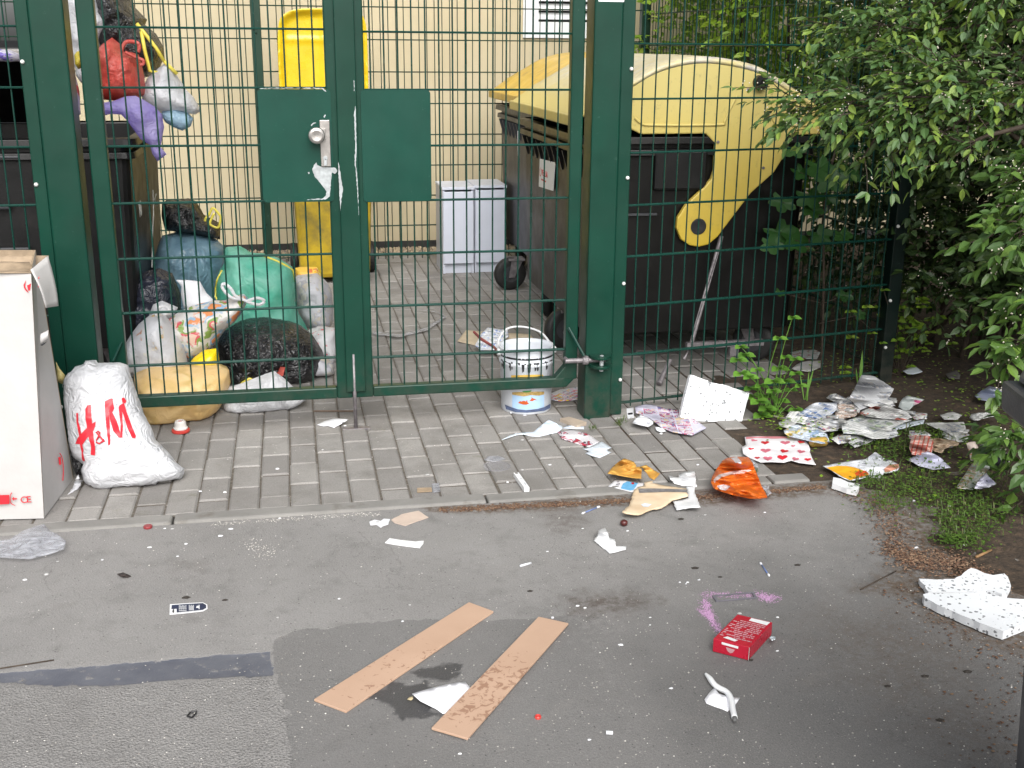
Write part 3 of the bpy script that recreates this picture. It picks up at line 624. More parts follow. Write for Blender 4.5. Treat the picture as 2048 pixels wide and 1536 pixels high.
tag(mk('sticker', [vp(1197,-10,-.0605), vp(1250,-10,-.0605), vp(1248,4,-.0605), vp(1197,3,-.0605)], [(0,3,2,1)], m_white_lac, rp))
# fixed mat panels beside the gate
PA, PB = (1.27,.0), (2.57,.25); mp = thing('mesh_fence', 'green wire mesh fence panel between the gate post and the shrubs', 'fence', (1.27,0,0))
d = (Vector(PB)-Vector(PA)).normalized(); x0 = .1125
wires(PA, PB, 0, [1.442-.2005*k for k in range(-3,8)], [x0+.0553*(k-2) for k in range(0,30)], 2.1, .02).make('wire_mesh', m_wire, mp)
p3 = thing('fence_post', 'slim green fence post half hidden under the shrub branches', 'post', (2.6,.25,0))
mb = MB(); mb.box(2.545,2.605,.215,.275,-.05,2.1); mb.make('pole', paint_green('shaded_green_paint', srgb(8,24,21)), p3, bev=.004); mb = MB()  # darker copy of the green, shade under the branches put into the colour
for z in (1.018,.374,.162,.7,1.36): screw(mb, 2.556, .215, z)
mb.each('screw_cap', m_screw, p3, smooth=True)
mp2 = thing('mesh_fence', 'green wire mesh fence panel left of the gate, in front of the black bin', 'fence', (-1.4,0,0))
wires((-2.6,0),(-.87,0),0,[1.482-.2*k for k in range(-3,8)],[.03+.05*k for k in range(0,36)],2.1,.02).make('wire_mesh', m_wire, mp2)
# rear and side mat fences of the yard
yb = 3.4; bx0, bx1 = -2.4, vp(1283,60,yb).x
bf = thing('mesh_fence', 'fine dark wire mesh fence along the beige wall behind the yellow bin', 'fence', (0,yb,0))
wires((bx0,yb),(bx1,yb),0,[1.465-.2*k for k in range(-4,8)],[.013+.05*k for k in range(0,90)],2.4,.04).make('wire_mesh', m_backwire, bf)
for px in (520,1283):
    x = vp(px,200,yb).x; q = thing('fence_post', 'green rear fence post left of the yellow bin' if px == 520 else 'green rear fence post at the corner above the domed containers', 'post', (x,yb,0))
    MB().box(x-.03,x+.03,yb-.04,yb+.02,-.05,2.5).make('pole', m_backwire, q, bev=.003); mb = MB()
    for k in range(6): screw(mb, x, yb-.04, .3+.4*k, r=.005)
    mb.each('bolt', m_backwire, q)
sf = thing('mesh_fence', 'green wire mesh side fence running back behind the domed containers', 'fence', (2.3,1.8,0))
wires((2.6,.3),(bx1+.03,yb),0,[1.442-.2*k for k in range(-4,8)],[.03+.05*k for k in range(0,66)],2.4,.04).make('wire_mesh', m_backwire, sf)
# ------------------------------------------------------------------ bins and containers
def xp(px, py, X): d = ray(px, py); return CAM + d*((X-CAM.x)/d.x)
def caster(t, x, y, ang, r=.10):
    ca, sa = math.cos(ang), math.sin(ang); ax = Vector((ca, sa, 0)); fw = Vector((-sa, ca, 0)); c = Vector((x, y, r))
    cst = MB(); up = Vector((0,0,1))
    for s in (1,-1):
        p = c+ax*(.032*s); cst.prism([p-fw*.018-up*.02, p+fw*.018-up*.02, p+fw*.075+up*(.19-r), p-fw*.0+up*(.19-r)], ax*(.004*s))
    cst.box(-.05,.05,-.05,.05,-.006,.006,0,Matrix.Translation(c+fw*.035+up*(.19-r))).tube([c-ax*.04, c+ax*.04], .011, 8)
    f = cst.make('caster', m_rusty, t); mb = MB(); vs = []; n = 28; prof = [(-.024,.5),(-.026,.86),(-.017,.98),(0,1),(.017,.98),(.026,.86),(.024,.5)]
    for o, q in prof:
        for k in range(n):
            a = 2*math.pi*k/n; vs.append(c+ax*o+(fw*math.cos(a)+up*math.sin(a))*r*q)
    m_ = len(prof); mb.add(vs, [(i*n+k, i*n+(k+1)%n, (i+1)*n+(k+1)%n, (i+1)*n+k) for i in range(m_-1) for k in range(n)]); mb.make('tyre', m_rubber, f, smooth=True)
    mb = MB(); mb.tube([c-ax*.022, c+ax*.022], r*.52, 20).tube([c-ax*.03, c+ax*.03], .022, 12); mb.make('rim', m_grey_pl, f)
def body_mesh(t, x0, x1, y0, y1, zb, zt, tap, mats, ribs=True):
    mb = MB(); n = 5; r = .05
    def ring(x0, x1, y0, y1, z):
        pts = []
        for cx_, cy_, a0 in ((x1-r,y1-r,0),(x0+r,y1-r,90),(x0+r,y0+r,180),(x1-r,y0+r,270)):
            for k in range(n): a = math.radians(a0+90*k/(n-1)); pts.append(Vector((cx_+r*math.cos(a), cy_+r*math.sin(a), z)))
        return pts
    R0 = ring(x0+tap, x1-tap, y0+tap*.5, y1-tap*.5, zb); R1 = ring(x0, x1, y0, y1, zt); R1i = ring(x0+.02, x1-.02, y0+.02, y1-.02, zt); R0i = ring(x0+tap+.02, x1-tap-.02, y0+.05, y1-.05, zb+.05); N = len(R0)
    vs = R0+R1+R1i+R0i; q = lambda a: [(a*N+k, a*N+(k+1)%N, (a+1)*N+(k+1)%N, (a+1)*N+k) for k in range(N)]
    mb.add(vs, q(0)+q(1)+q(2)+[tuple(range(N))[::-1], tuple(range(3*N, 4*N))]); b = mb.make('body', mats[0], t, smooth=False, bev=.006)
    for z, ex, h in ((zt-.028,.034,.03),(zt-.078,.024,.026)):
        mb = MB(); A = ring(x0-ex, x1+ex, y0-ex, y1+ex, z); B = ring(x0-ex+.004, x1+ex-.004, y0-ex+.004, y1+ex-.004, z+h); C = ring(x0-.003, x1+.003, y0-.003, y1+.003, z+h+.004); D_ = ring(x0-.001, x1+.001, y0-.001, y1+.001, z-.004)
        mb.add(D_+A+B+C, q(0)+q(1)+q(2)); mb.make('rim_flange', mats[1], t, bev=.003)
    return b
cheek_px = c1("1178,218 1210,236 1250,253 1280,268 1410,267 1428,287 1426,340 1420,358 1405,375 1370,408 1353,435 1351,455 1360,478 1378,490 1395,493 1415,488 1433,473 1500,385 1545,345 1562,318 1566,285 1572,270 1637,268 1637,225 1610,198 1586,182 1547,156 1508,135 1446,121 1397,118 1350,125 1306,140 1270,161 1230,184 1195,204")
def dome_container(y0, label, dx=0, sticker=False, lidmat=None, cheekmat=None, bodym=None, rod=False, full=True):
    L = 1.37; y1 = y0+L; x0, x1 = 1.25+dx, 2.27+dx; sh = Vector((dx, y0-.52, 0))
    t = thing('waste_container', label, 'waste container', ((x0+x1)/2, (y0+y1)/2, 0), 'domed yellow-lidded containers')
    b = body_mesh(t, x0, x1, y0, y1, .19, 1.06, .022, bodym or (m_brown_pl, m_brown_pl))
    mb = MB()                                            # ribs under the rim along the throwing side
    for k in range(11):
        yy = y0+.12+k*(L-.24)/10; mb.hexa([(x0-.0005,yy-.006,.88),(x0+.004,yy-.006,.88),(x0+.004,yy+.006,.88),(x0-.0005,yy+.006,.88)],[(x0-.03,yy-.006,.978),(x0+.004,yy-.006,.978),(x0+.004,yy+.006,.978),(x0-.03,yy+.006,.978)])
    mb.each('rim_rib', (bodym or (m_brown_pl,))[0], t)
    ch = [vp(x, y, .5)+sh for x, y in cheek_px]; mb = MB()
    P, fs, rs = cdt([(v.x, v.z) for v in ch], .04); fs = orient(P, fs); n = len(P)
    for ya, yb_ in ((y0-.035, y0-.008), (y1+.008, y1+.035)):
        mb.add([(x, ya, z) for x, z in P]+[(x, yb_, z) for x, z in P], list(fs)+[tuple(i+n for i in f[::-1]) for f in fs]+[(b_, a_, a_+n, b_+n) for a_, b_ in bound_edges(fs)])
    cheeks = mb
    pr = smoothline([Vector((1.175+dx, 0, 1.150)), vp(1178,222,.5)+sh*1]+[vp(*q, .5)+sh for q in cheek_px[:22:-1]], 4) if False else None
    top = [Vector((1.185+dx,0,1.142))]+[vp(*q, .5)+Vector((dx,0,0)) for q in ((1195,204),(1230,184),(1270,161),(1306,140),(1350,125),(1397,118),(1446,121),(1508,135),(1547,156),(1586,182),(1610,198),(1637,225),(1637,262))]
    top = smoothline(top, 4); mb = MB(); N = len(top); ys = [y0-.0355, y0-.02, y0+.1, y0+L*.33, y0+L*.5, y0+L*.67, y1-.1, y1+.02, y1+.0355]; off = [0,.010,.012,.016,.014,.016,.012,.010,0]
    vs = []
    for yy, of in zip(ys, off):
        for i, p in enumerate(top):
            tn = (top[min(i+1,N-1)]-top[max(i-1,0)]).normalized(); nn = Vector((-tn.z, 0, tn.x)); vs.append(Vector((p.x, yy, p.z))+nn*of)
    base = len(vs); vs += [v-Vector((0,0,.018)) for v in vs]; M_ = len(ys)
    fs = [(j*N+i, j*N+i+1, (j+1)*N+i+1, (j+1)*N+i) for j in range(M_-1) for i in range(N-1)]; fs2 = [tuple(base+i for i in f[::-1]) for f in fs]
    mb.add(vs, fs+fs2+[(b_, a_, a_+base, b_+base) for a_, b_ in bound_edges(fs)]); lid = mb.make('lid', lidmat or m_lid_top, t, smooth=True); cheeks.each('lid_cheek', cheekmat or m_yel_lid, lid, bev=.006)
    mb = MB(); mb.box(1.178+dx, 1.196+dx, y0-.03, y1+.03, 1.105, 1.152); mb.make('lip', cheekmat or m_yel_lid, lid, bev=.006)
    if full:
        c = vp(1399,454,.47)+sh; MB().lathe((c.x, y0-.036, c.z), [(.034,0),(.036,-.002),(.03,-.0025),(.002,-.001)], 24, axis='y').make('pivot', m_black, lid)
        c = vp(1525,165,.45)+sh; MB().lathe((c.x, y0-.034, c.z), [(.030,0),(.030,-.035),(.026,-.045),(.012,-.046),(.012,-.035),(.002,-.035)], 24, axis='y').make('bumper', m_black_pl, lid)
        mb = MB()
        for q in ((1531,337),(1500,180),(1440,285)): c = vp(*q, .46)+sh; mb.lathe((c.x, y0-.035, c.z), [(.007,0),(.0065,-.004),(.003,-.005)], 10, axis='y')
        mb.each('rivet', m_rusty, lid)
        # moulded bead on the cheek
        mb = MB(); mb.tube([Vector((p.x, y0-.036, p.z))+Vector((0,0,0)) for p in smoothline([vp(x,y,.465)+sh for x,y in c1("1272,236 1285,247 1310,251 1440,250 1452,244 1460,225 1478,190")], 5)], .006, 6).tube([Vector((p.x, y0-.036, p.z)) for p in smoothline([vp(x,y,.465)+sh for x,y in c1("1550,175 1549,230 1556,248 1580,251 1634,251")], 5)], .005, 6); mb.each('bead', cheekmat or m_yel_lid, lid, smooth=True)
        mb = MB(); a = vp(1310,300,.5)+sh; b2 = vp(1412,380,.5)+sh; mb.box(a.x, b2.x, y0-.03, y0+.004, b2.z, a.z); mb.make('end_panel', m_black_pl, t, bev=.012)
        mb = MB(); mb.box(vp(1268,0,.5).x, vp(1333,0,.5).x, y0-.02, y0-.008, vp(0,458,.5).z, vp(0,453,.5).z); mb.make('handle', m_grey_pl, t)
    for cx_, cy_, a in ((x0+.035, y0+.52, -1.25) if full else (1.292, 2.46, -1.45), (x0+.12, y1-.16, -.35), (x1-.14, y0+.15, .9), (x1-.14, y1-.15, .2)): caster(t, cx_, cy_, a)
    if rod:
        mb = MB(); mb.tube([vp(1443,472,.49), vp(1382,690,.43), vp(1368,718,.42)], .010, 8); mb.make('lid_rod', m_rusty, t)
        mb = MB(); mb.tube([vp(1340,720,.40), gp(1318,768,.012)], [.010,.014], 8); a = vp(1372,690,.42); b2 = vp(1525,690,.42); mb.box(a.x, b2.x, .405, .43, a.z-.014, a.z+.012).box(vp(1488,0,.42).x+.03, vp(1520,0,.42).x+.0, .40, .425, .10, a.z-.014); mb.make('pedal', m_rusty, t)
    if sticker:
        q = [xp(x, y, x0-.002) for x, y in ((1080,317),(1111,325),(1107,382),(1078,373))]
        d = Vector((-.0015,0,0)); st = MB().prism([v for v in q], d).make('sticker', m_white_lac, t); o = q[0]; w_ = (q[1]-q[0])
        sf_ = q[3].lerp(q[0], .46)+Vector((-.002,0,0)); text("VEOLIA", m_red_ink, st, sf_+Vector((0,-.055,.0)), (0,-1,0), (0,0,1), .042)
        mb = MB()
        for k in range(20):
            a0, a1 = 2*math.pi*k/20, 2*math.pi*(k+1)/20
            if 3 < k < 8: continue
            cc = sf_+Vector((-.0003,-.030,.014)); f = lambda a, r: cc+Vector((0,-r*math.cos(a), r*1.25*math.sin(a))); mb.add([f(a0,.015), f(a1,.015), f(a1,.020), f(a0,.020)], [(0,1,2,3)])
        mb.make('printed_emblem', m_red_ink, st)
        mb = MB(); b0 = sf_+Vector((-.0002,-.055,-.022))
        for k in range(14): mb.box(b0.x-.0004, b0.x, b0.y-.0078*k-.0055, b0.y-.0078*k, b0.z-.004, b0.z+.004)
        mb.make('printed_text', m_red_ink, st)
        mb = MB(); mb.tube([xp(1036,262,x0-.004), xp(1037,312,x0-.004)], .004, 6); mb.make('paper_strip', m_white_lac, t)
    return t
dome_container(.52, 'big brown waste container with a pale bleached yellow domed lid, nearest the wire fence', sticker=True, rod=True)
dome_container(1.985, 'waste container with a warm yellow domed lid, standing behind the pale-lidded one', dx=.14, lidmat=m_yel2, cheekmat=m_yel2, bodym=(m_blue_pl, m_grey_pl), full=False)
# black container on the left, heaped with bags
lbx0, lbx1, lby0, lby1 = -1.99, -.632, .62, 1.72
t = thing('waste_container', 'black waste container left of the gate, overflowing with bags', 'waste container', (-1.3,1.15,0))
body_mesh(t, lbx0, lbx1, lby0, lby1, .19, 1.06, .03, (m_black_pl, m_black_pl))
mb = MB(); mb.hexa([(-1.99,1.62,1.07),(-1.0,1.62,1.07),(-1.0,1.70,1.07),(-1.99,1.70,1.07)],[(-1.99,.62,1.40),(-1.0,.62,1.40),(-1.0,.66,1.44),(-1.99,.66,1.44)]); lid = mb.make('lid', m_black_pl, t, bev=.015)
MB().box(-1.99,-.97,.60,.64,1.372,1.405).make('lip', M("pale_grey_lid_lip", srgb(150,146,142), .5), lid, bev=.006)
MB().box(-1.9,-1.05,.588,.615,.99,1.0).box(-1.9,-1.05,.588,.615,.62,.635).tube([(-1.5,.59,.80),(-1.1,.59,.80)],.012,8).make('front_rail', m_grey_pl, t, bev=.003)
for a, b_, r in ((-1.85,.78,.4),(-.78,.80,.9),(-1.85,1.55,.2),(-.78,1.55,-.4)): caster(t, a, b_, r)
m_chalk = M("white_chalk", (.65,.65,.62), .9, .1, 300, 0)
o = xp(279,436,lbx1+.004); text("10", m_chalk, t, o, (0,1,0), (0,0,1), .095, 'chalk_mark'); 
mb = MB(); mb.tube([xp(306,380,lbx1+.003), xp(307,425,lbx1+.002), xp(305,470,lbx1-.002), xp(304,535,lbx1-.008)], .0022, 5).tube([xp(312,388,lbx1+.003), xp(309,400,lbx1+.003), xp(314,412,lbx1+.003)], .003, 5); mb.make('chalk_line', m_chalk, t)
# wheelie bin, lid thrown open
def wheelie(name, label, cx_, yf, w0, w1, d0, d1, h, mats, lidm, group=None):
    t = thing(name, label, 'wheelie bin', (cx_, yf+d1/2, 0), group); yb_ = yf+d1
    mb = MB(); r = lambda w_, ya, yb2, z: [(cx_-w_/2,ya,z),(cx_+w_/2,ya,z),(cx_+w_/2,yb2,z),(cx_-w_/2,yb2,z)]
    mb.hexa(r(w0, yb_-d0, yb_-.03, .035), r(w1, yf, yb_, h-.07)); b = mb.make('body', mats, t, bev=.03)
    mb = MB(); mb.hexa(r(w1+.045, yf-.022, yb_+.02, h-.075), r(w1+.05, yf-.025, yb_+.02, h)); mb.make('rim', mats, t, bev=.012)
    for s in (1,-1):
        c = Vector((cx_+s*(w0/2+.03), yb_-.06, .1)); mb = MB(); mb.lathe(c-Vector((.025,0,0)), [(.05,0),(.094,.0),(.1,.01),(.1,.04),(.094,.05),(.05,.05)], 28, axis='x'); wv = mb.make('wheel', m_rubber, t, smooth=False)
        MB().lathe(c-Vector((.028,0,0)), [(.045,0),(.05,.028),(.045,.056)], 20, axis='x').make('rim', m_grey_pl, wv)
    MB().tube([(cx_-w0/2-.03,yb_-.06,.1),(cx_+w0/2+.03,yb_-.06,.1)], .012, 8).make('axle', m_rusty, t)
    MB().tube([(cx_-w1/2+.04,yb_+.01,h-.03),(cx_-w1/2+.04,yb_+.07,h-.02),(cx_+w1/2-.04,yb_+.07,h-.02),(cx_+w1/2-.04,yb_+.01,h-.03)], .016, 8).make('handle', mats, t)
    return t, b
yt, ybdy = wheelie('wheelie_bin', 'yellow wheelie bin with dirty body and its lid thrown open against the rear fence', .250, 2.72, .43, .50, .44, .52, 1.02, m_yel_dirty, m_yel)
def lidplate():
    px = smoothline([Vector((x,y,0)) for x,y in ((559,176),(556,110),(556,58),(563,33),(582,21),(610,17),(660,17),(700,19),(722,29),(731,50),(734,90),(736,176))], 4)
    pts = [vp(p.x, p.y, 3.30) for p in px]; zb = 1.04; pts = [Vector((pts[0].x+.012,3.3,zb))]+pts+[Vector((pts[-1].x-.005,3.3,zb))]
    o2 = [(p.x, p.z) for p in pts]; P, fs, rs = cdt(o2, .018); fs = orient(P, fs); D = edist(P, rs); n = len(P)
    dep = [.0 if d < .012 else min(1, (d-.012)/.035)**.7 for d in D]; rib = [(.012*math.exp(-((x-.25)/.02)**2)+.010*math.exp(-((z-1.46)/.012)**2)) for x, z in P]
    vs = [Vector((x, 3.265+.045*k-r*k, z)) for (x, z), k, r in zip(P, dep, rib)]; bk = [v+Vector((0,.012,0)) for v in vs]
    mk('lid', vs+bk, list(fs)+[tuple(i+n for i in f[::-1]) for f in fs]+[(b, a, a+n, b+n) for a, b in bound_edges(fs)], m_yel, yt, smooth=True)
lidplate()
# grey bin cut by the right edge
gy = -2.70; gx = vp(2001,752,gy).x
t = thing('waste_bin', 'grey plastic bin with stepped lid at the right edge of the lane, nearest the viewer', 'waste bin', (gx+.35, gy-.3, 0))
cz = vp(2001,752,gy).z; mb = MB(); A = lambda i, z: [(gx+i, gy-.62+i, z),(gx+.62-i, gy-.62+i, z),(gx+.62-i, gy-i, z),(gx+i, gy-i, z)]
rotm = Matrix.Translation((gx,gy,0)) @ Matrix.Rotation(math.radians(-14),4,'Z') @ Matrix.Translation((-gx,-gy,0)); T_ = lambda L: [rotm@Vector(p) for p in L]
mb.hexa(T_(A(.088,.0)), T_(A(.046,cz-.03))); mb.make('body', m_grey_pl, t, bev=.02)
MB().hexa(T_(A(.004,cz-.055)), T_(A(0,cz-.005))).make('rim', m_grey_pl, t, bev=.008)
MB().hexa(T_(A(.014,cz-.003)), T_(A(.03,cz+.045))).make('lid', M("light_grey_lid_plastic", (.10,.105,.115), .4, .15, 9, .2, 200), t, bev=.012)
# white cabinets by the wall
def cabinet(name, label, x0, x1, y, zt, side=.006, group=None):
    t = thing(name, label, 'cabinet', ((x0+x1)/2, y+.2, 0), group); mb = MB(); d = .34
    mb.box(x0,x0+.016,y,y+d,0,zt).box(x1-.016,x1,y,y+d,0,zt).box(x0-.004,x1+.004,y-.012,y+d,zt+.0005,zt+.018).box(x0+.016,x1-.016,y+.01,y+d-.002,.05,.066).box(x0+.016,x1-.016,y+d-.008,y+d-.002,.066,zt-.001).box(x0+.0165,x1-.0165,y+.012,y+.028,0,.05)
    mb.make('carcass', m_white_board, t, bev=.0015); mb = MB(); mb.box(x0+.004,x1-.004,y-.016,y-.001,.068,zt-.012); mb.make('door', m_white_board, t, bev=.002); return t
cabinet('cabinet', 'white box cabinet by the wall, left of its twin', .955, 1.158, 3.02, .545, group='white cabinets by the wall')
cabinet('cabinet', 'white box cabinet by the wall, next to the yellow-lidded container', 1.166, 1.372, 3.03, .552, group='white cabinets by the wall')
# ------------------------------------------------------------------ heap of bags behind the gate

def mixed_bag(name, base, cols, sc_=14, thr=.56, soft=False):
    t = NT(name); p = t.pos(); x = t.n('ShaderNodeValToRGB'); x.color_ramp.interpolation = 'EASE' if soft else 'CONSTANT'; e = x.color_ramp.elements
    while len(e) < len(cols): e.new(.5)
    for i, c in enumerate(cols): e[i].position = 0 if i == 0 else .35+.3*i/len(cols); e[i].color = (*c, 1)
    t.l(t.noise(p, sc_*.8, 2), x.inputs[0]); f = t.ramp(t.noise(p, sc_, 4, .6), thr-(.15 if soft else .02), thr+(.2 if soft else .04))
    cc = t.mix(f, base, x.outputs[0]); t.col(cc); t.rough(.3)
    w_ = t.noise(p, 30, 3, .5, 1.5); t.bump(t.math('ABSOLUTE', t.math('SUBTRACT', w_, .5)), .6, .012); t.translucent(cc, .2); return t.m
m_amber = mixed_bag("amber_translucent_film", (.84,.58,.25), [(.76,.42,.12),(.86,.64,.33),(.58,.42,.14),(.88,.68,.38)], 7, .5, True)
m_white_film = film("white_film", (.86,.87,.90), .3, .35, 0, .45)
m_white_thin = mixed_bag("white_thin_film", (.62,.63,.66), [(.55,.30,.20),(.62,.62,.60),(.70,.68,.60),(.60,.42,.18)], 15, .57)
m_carrier = mixed_bag("printed_carrier_film", (.66,.64,.62), [(.68,.26,.10),(.30,.46,.62),(.66,.64,.6),(.22,.34,.08),(.62,.1,.12),(.70,.5,.4)], 12, .47)
m_green_f = film("green_film", (.14,.64,.48), .22, .5, .12, .35, c2=(.34,.80,.66), bs=18)
m_blue_f = film("grey_blue_film", (.20,.33,.41), .32, .25, 0, .35, c2=(.13,.24,.32), bs=12)
m_black_f = film("black_film", (.012,.012,.014), .26, 0, 0, .9, bs=22, spec=.7)
m_navy_f = film("navy_film", (.018,.021,.035), .3, 0, 0, .7, bs=14)
m_red_f = film("red_film", (.62,.07,.05), .38, .25, 0, .35, c2=(.66,.14,.11), bs=14)
m_purple_f = film("lilac_film", (.42,.35,.76), .3, .5, 0, .5, c2=(.56,.50,.84), bs=20)
m_blue_l = film("pale_blue_film", (.45,.66,.82), .35, .35, 0, .4)
m_grey_thin = mixed_bag("pale_grey_film", (.56,.56,.60), [(.5,.5,.52),(.62,.6,.55),(.40,.40,.44),(.55,.50,.42)], 18, .5)
hp = 'rubbish bags heaped behind the gate'; tp_ = 'rubbish bags heaped on the black container'
def bag(label, px, mat, Y, tf, **k): return pillow('rubbish_bag', label, 'bag', px, mat, Y, tf=tf, group=k.pop('group', hp), **k)
bag('amber translucent rubbish bag bulging under the bottom rail of the gate', c1("268,748 300,735 380,733 440,732 458,740 461,765 452,795 440,815 415,835 370,849 325,858 295,856 280,845 272,800"), m_amber, .30, .16, wr=.010, wf=11)
wb = bag('thin white rubbish bag with a tied ear at the left of the heap', cE("125,1170 160,1110 220,1030 300,965 360,950 390,930 420,955 450,1000 560,1180 600,1330 590,1420 150,1420"), m_white_thin, .44, .12, wr=.012)
mb = MB(); mb.tube(smoothline([vp(x,y,.36) for x,y in cE("350,965 380,900 425,895 450,920 435,950 395,950")], 5), .006, 6); mb.each('tied_handle', m_white_film, wb.o, smooth=True)
cb = bag('printed carrier bag with a knotted neck, lying in the middle of the heap', cE("400,1090 430,1010 480,970 540,930 620,895 700,870 800,850 880,850 960,810 1030,800 1060,830 1040,890 1000,960 960,1010 880,1080 830,1150 770,1230 690,1280 620,1310 570,1280 520,1200 430,1150"), m_carrier, .52, .10, knot=cE("1010,845")[0], kw=.016, wr=.008)
mb = MB(); mb.tube(smoothline([vp(x,y,.44) for x,y in cE("1010,840 940,830 890,790 860,740 880,720 930,760 960,810 1020,840 1090,870 1150,880 1185,850 1130,830 1060,850")], 5), .007, 6); mb.each('tied_handle', m_white_film, cb.o, smooth=True)
pillow('food_packet', 'bright yellow packet wedged under the printed carrier bag', 'packet', cE("600,1345 640,1290 720,1230 825,1215 840,1300 835,1370 700,1400 610,1400"), M("yellow_foil_packet", (.80,.60,.01), .3, .05, 8, .4, 30), .40, tf=.05, wr=.003)
bb = bag('glossy black rubbish bag lying in front of the green one', cE("828,1180 850,1110 920,1060 1000,1010 1080,990 1180,980 1300,1000 1450,1040 1560,1120 1630,1230 1650,1300 1610,1390 1540,1470 1440,1495 1370,1490 1250,1470 1100,1480 960,1470 890,1420 840,1330"), m_black_f, .80, .20, knot=cE("1080,1310")[0], kw=.022, kn=11, wr=.010)
mb = MB()
for q in ("1010,1475 1005,1420 1030,1380 1080,1345 1160,1370 1260,1395", "1020,1400 1060,1360 1130,1390 1230,1400"): mb.tube([bb.at(x,y,.006) for x,y in cE(q)], .006, 6)
mb.each('drawstring', m_yel_str, bb.o, smooth=True)
decal(bb, [cE("1120,1335 1200,1320 1290,1290 1310,1250 1345,1260 1330,1320 1260,1360 1180,1370")], m_red_f, 'torn_lining', .006, .02)
gb = bag('translucent mint green rubbish bag with yellow seams leaning on the heap', cE("880,560 870,500 890,440 1000,430 1080,480 1180,490 1290,520 1400,590 1425,720 1420,850 1450,950 1500,1030 1530,1110 1500,1300 900,1300 860,1100 850,900 808,830 810,700 840,620"), m_green_f, 1.02, .17, knot=cE("880,470")[0], kw=.016, wr=.010)
mb = MB()
for q in ("845,845 815,800 812,740 830,670 865,600", "1080,490 1180,495 1260,520 1340,560 1405,610 1422,700"): mb.tube([gb.at(x,y,.004) for x,y in cE(q)], .005, 6)
mb.each('drawstring', m_yel_str, gb.o, smooth=True)
bag('tall grey-blue rubbish bag standing against the black container', cE("330,560 370,420 400,350 500,325 640,330 760,350 830,390 880,440 905,560 880,800 860,1000 840,1150 420,1150 380,900 340,700"), m_blue_f, 1.30, .17, knot=cE("640,340")[0], kw=.020, wr=.008)
kb = bag('crumpled black rubbish bag with a yellow loop on top of the grey-blue one', cE("398,110 430,80 520,75 600,62 660,85 700,150 720,190 800,230 850,260 845,380 760,360 640,335 520,325 420,300 395,200"), m_black_f, 1.32, .12, wr=.014, wf=14)
mb = MB(); mb.tube(smoothline([vp(x,y,1.2) for x,y in cE("730,240 735,215 760,190 790,138 840,190 850,215 830,288 770,265 775,230 800,180")], 4), .006, 6); mb.each('drawstring', m_yel_str, kb.o, smooth=True)
bag('dark navy rubbish bag in the shade between the container and the heap', cE("95,1000 130,800 170,700 250,630 380,600 480,640 545,800 545,920 500,1000 400,1060 250,1100 110,1200"), m_navy_f, .78, .12, wr=.010)
pillow('paper_sack', 'small white paper sack standing between the navy bag and the green bag', 'sack', cE("508,690 600,692 690,702 740,790 800,850 820,950 620,960 565,900 545,800 548,740"), m_paper, .66, tf=.03, wr=.003)
bag('pale grey see-through rubbish bag right of the green one', cE("1415,680 1440,655 1590,640 1660,700 1700,770 1715,900 1715,1020 1640,1070 1560,1080 1500,1040 1440,960 1420,850"), m_grey_thin, 1.36, .13, wr=.014)
pillow('food_packet', 'orange and yellow packet on the pale grey bag beside the yellow bin', 'packet', cE("1415,600 1470,590 1590,592 1640,690 1560,710 1425,700"), printed("orange_packet_print", (.72,.45,.06), [(.75,.35,.03),(.7,.6,.2),(.6,.15,.05)], .03,.02,.2,.6), 1.42, tf=.04, wr=.003)
bag('white and red rubbish bag squeezed behind the right side of the black bag', cE("1520,1080 1600,1050 1730,1060 1760,1200 1740,1340 1690,1390 1620,1380 1560,1300"), mixed_bag("white_red_film", (.66,.66,.68), [(.6,.05,.08),(.66,.66,.66),(.5,.5,.52),(.6,.05,.08)], 16, .56), 1.02, .10, wr=.010)
bag('flat empty white film bag lying under the bottom rail', c1("448,822 446,800 452,775 480,768 520,752 548,742 570,758 588,775 620,792 604,805 585,818 550,822 500,829 465,829"), m_white_film, .30, .07, wr=.010, wf=16)
# on the container
rb = bag('red rubbish bag with knotted ears on the black container', cF("745,380 790,335 860,288 925,340 955,400 1010,400 1065,420 1090,500 1110,600 1118,720 1060,760 900,775 790,765 760,640"), m_red_f, .80, .13, group=tp_, knot=cF("930,380")[0], kw=.02, wr=.006)
mb = MB(); mb.tube(smoothline([vp(x,y,.68) for x,y in cF("930,400 950,345 985,318 1055,330 1070,370 1060,400")], 5), .008, 6).tube(smoothline([vp(x,y,.68) for x,y in cF("960,400 1040,440 1095,460 1100,490 1075,500")], 5), .007, 6); mb.each('tied_handle', m_red_f, rb.o, smooth=True)
kb = bag('large black rubbish bag with yellow cords, topmost of the heap', cF("735,60 720,-120 900,-180 1000,-20 1040,60 1130,150 1115,190 1200,260 1255,360 1262,430 1225,530 1190,575 1100,600 950,540 820,420 740,300"), m_black_f, 1.08, .20, group=tp_, knot=cF("1040,120")[0], kw=.03, wr=.014)
mb = MB()
for q in ("1050,180 1130,280 1200,370 1260,470", "1260,470 1300,510 1360,570", "1085,240 1110,380 1150,545 1220,560"): mb.tube([vp(x,y,.84) for x,y in cF(q)], .008, 6)
mb.each('drawstring', m_yel_str, kb.o, smooth=True)
bag('white rubbish bag drooping over the right edge of the black container', cF("1095,680 1130,600 1220,520 1260,490 1300,500 1345,560 1400,640 1430,690 1490,750 1545,850 1500,880 1440,870 1330,870 1230,860 1150,830 1090,770"), m_white_film, .88, .12, group=tp_, wr=.012)
bag('pale blue film bag hanging below the drooping white one', cF("1230,870 1280,830 1360,825 1440,860 1485,910 1465,970 1400,1005 1330,975 1270,940"), m_blue_l, .84, .05, group=tp_, wr=.008)
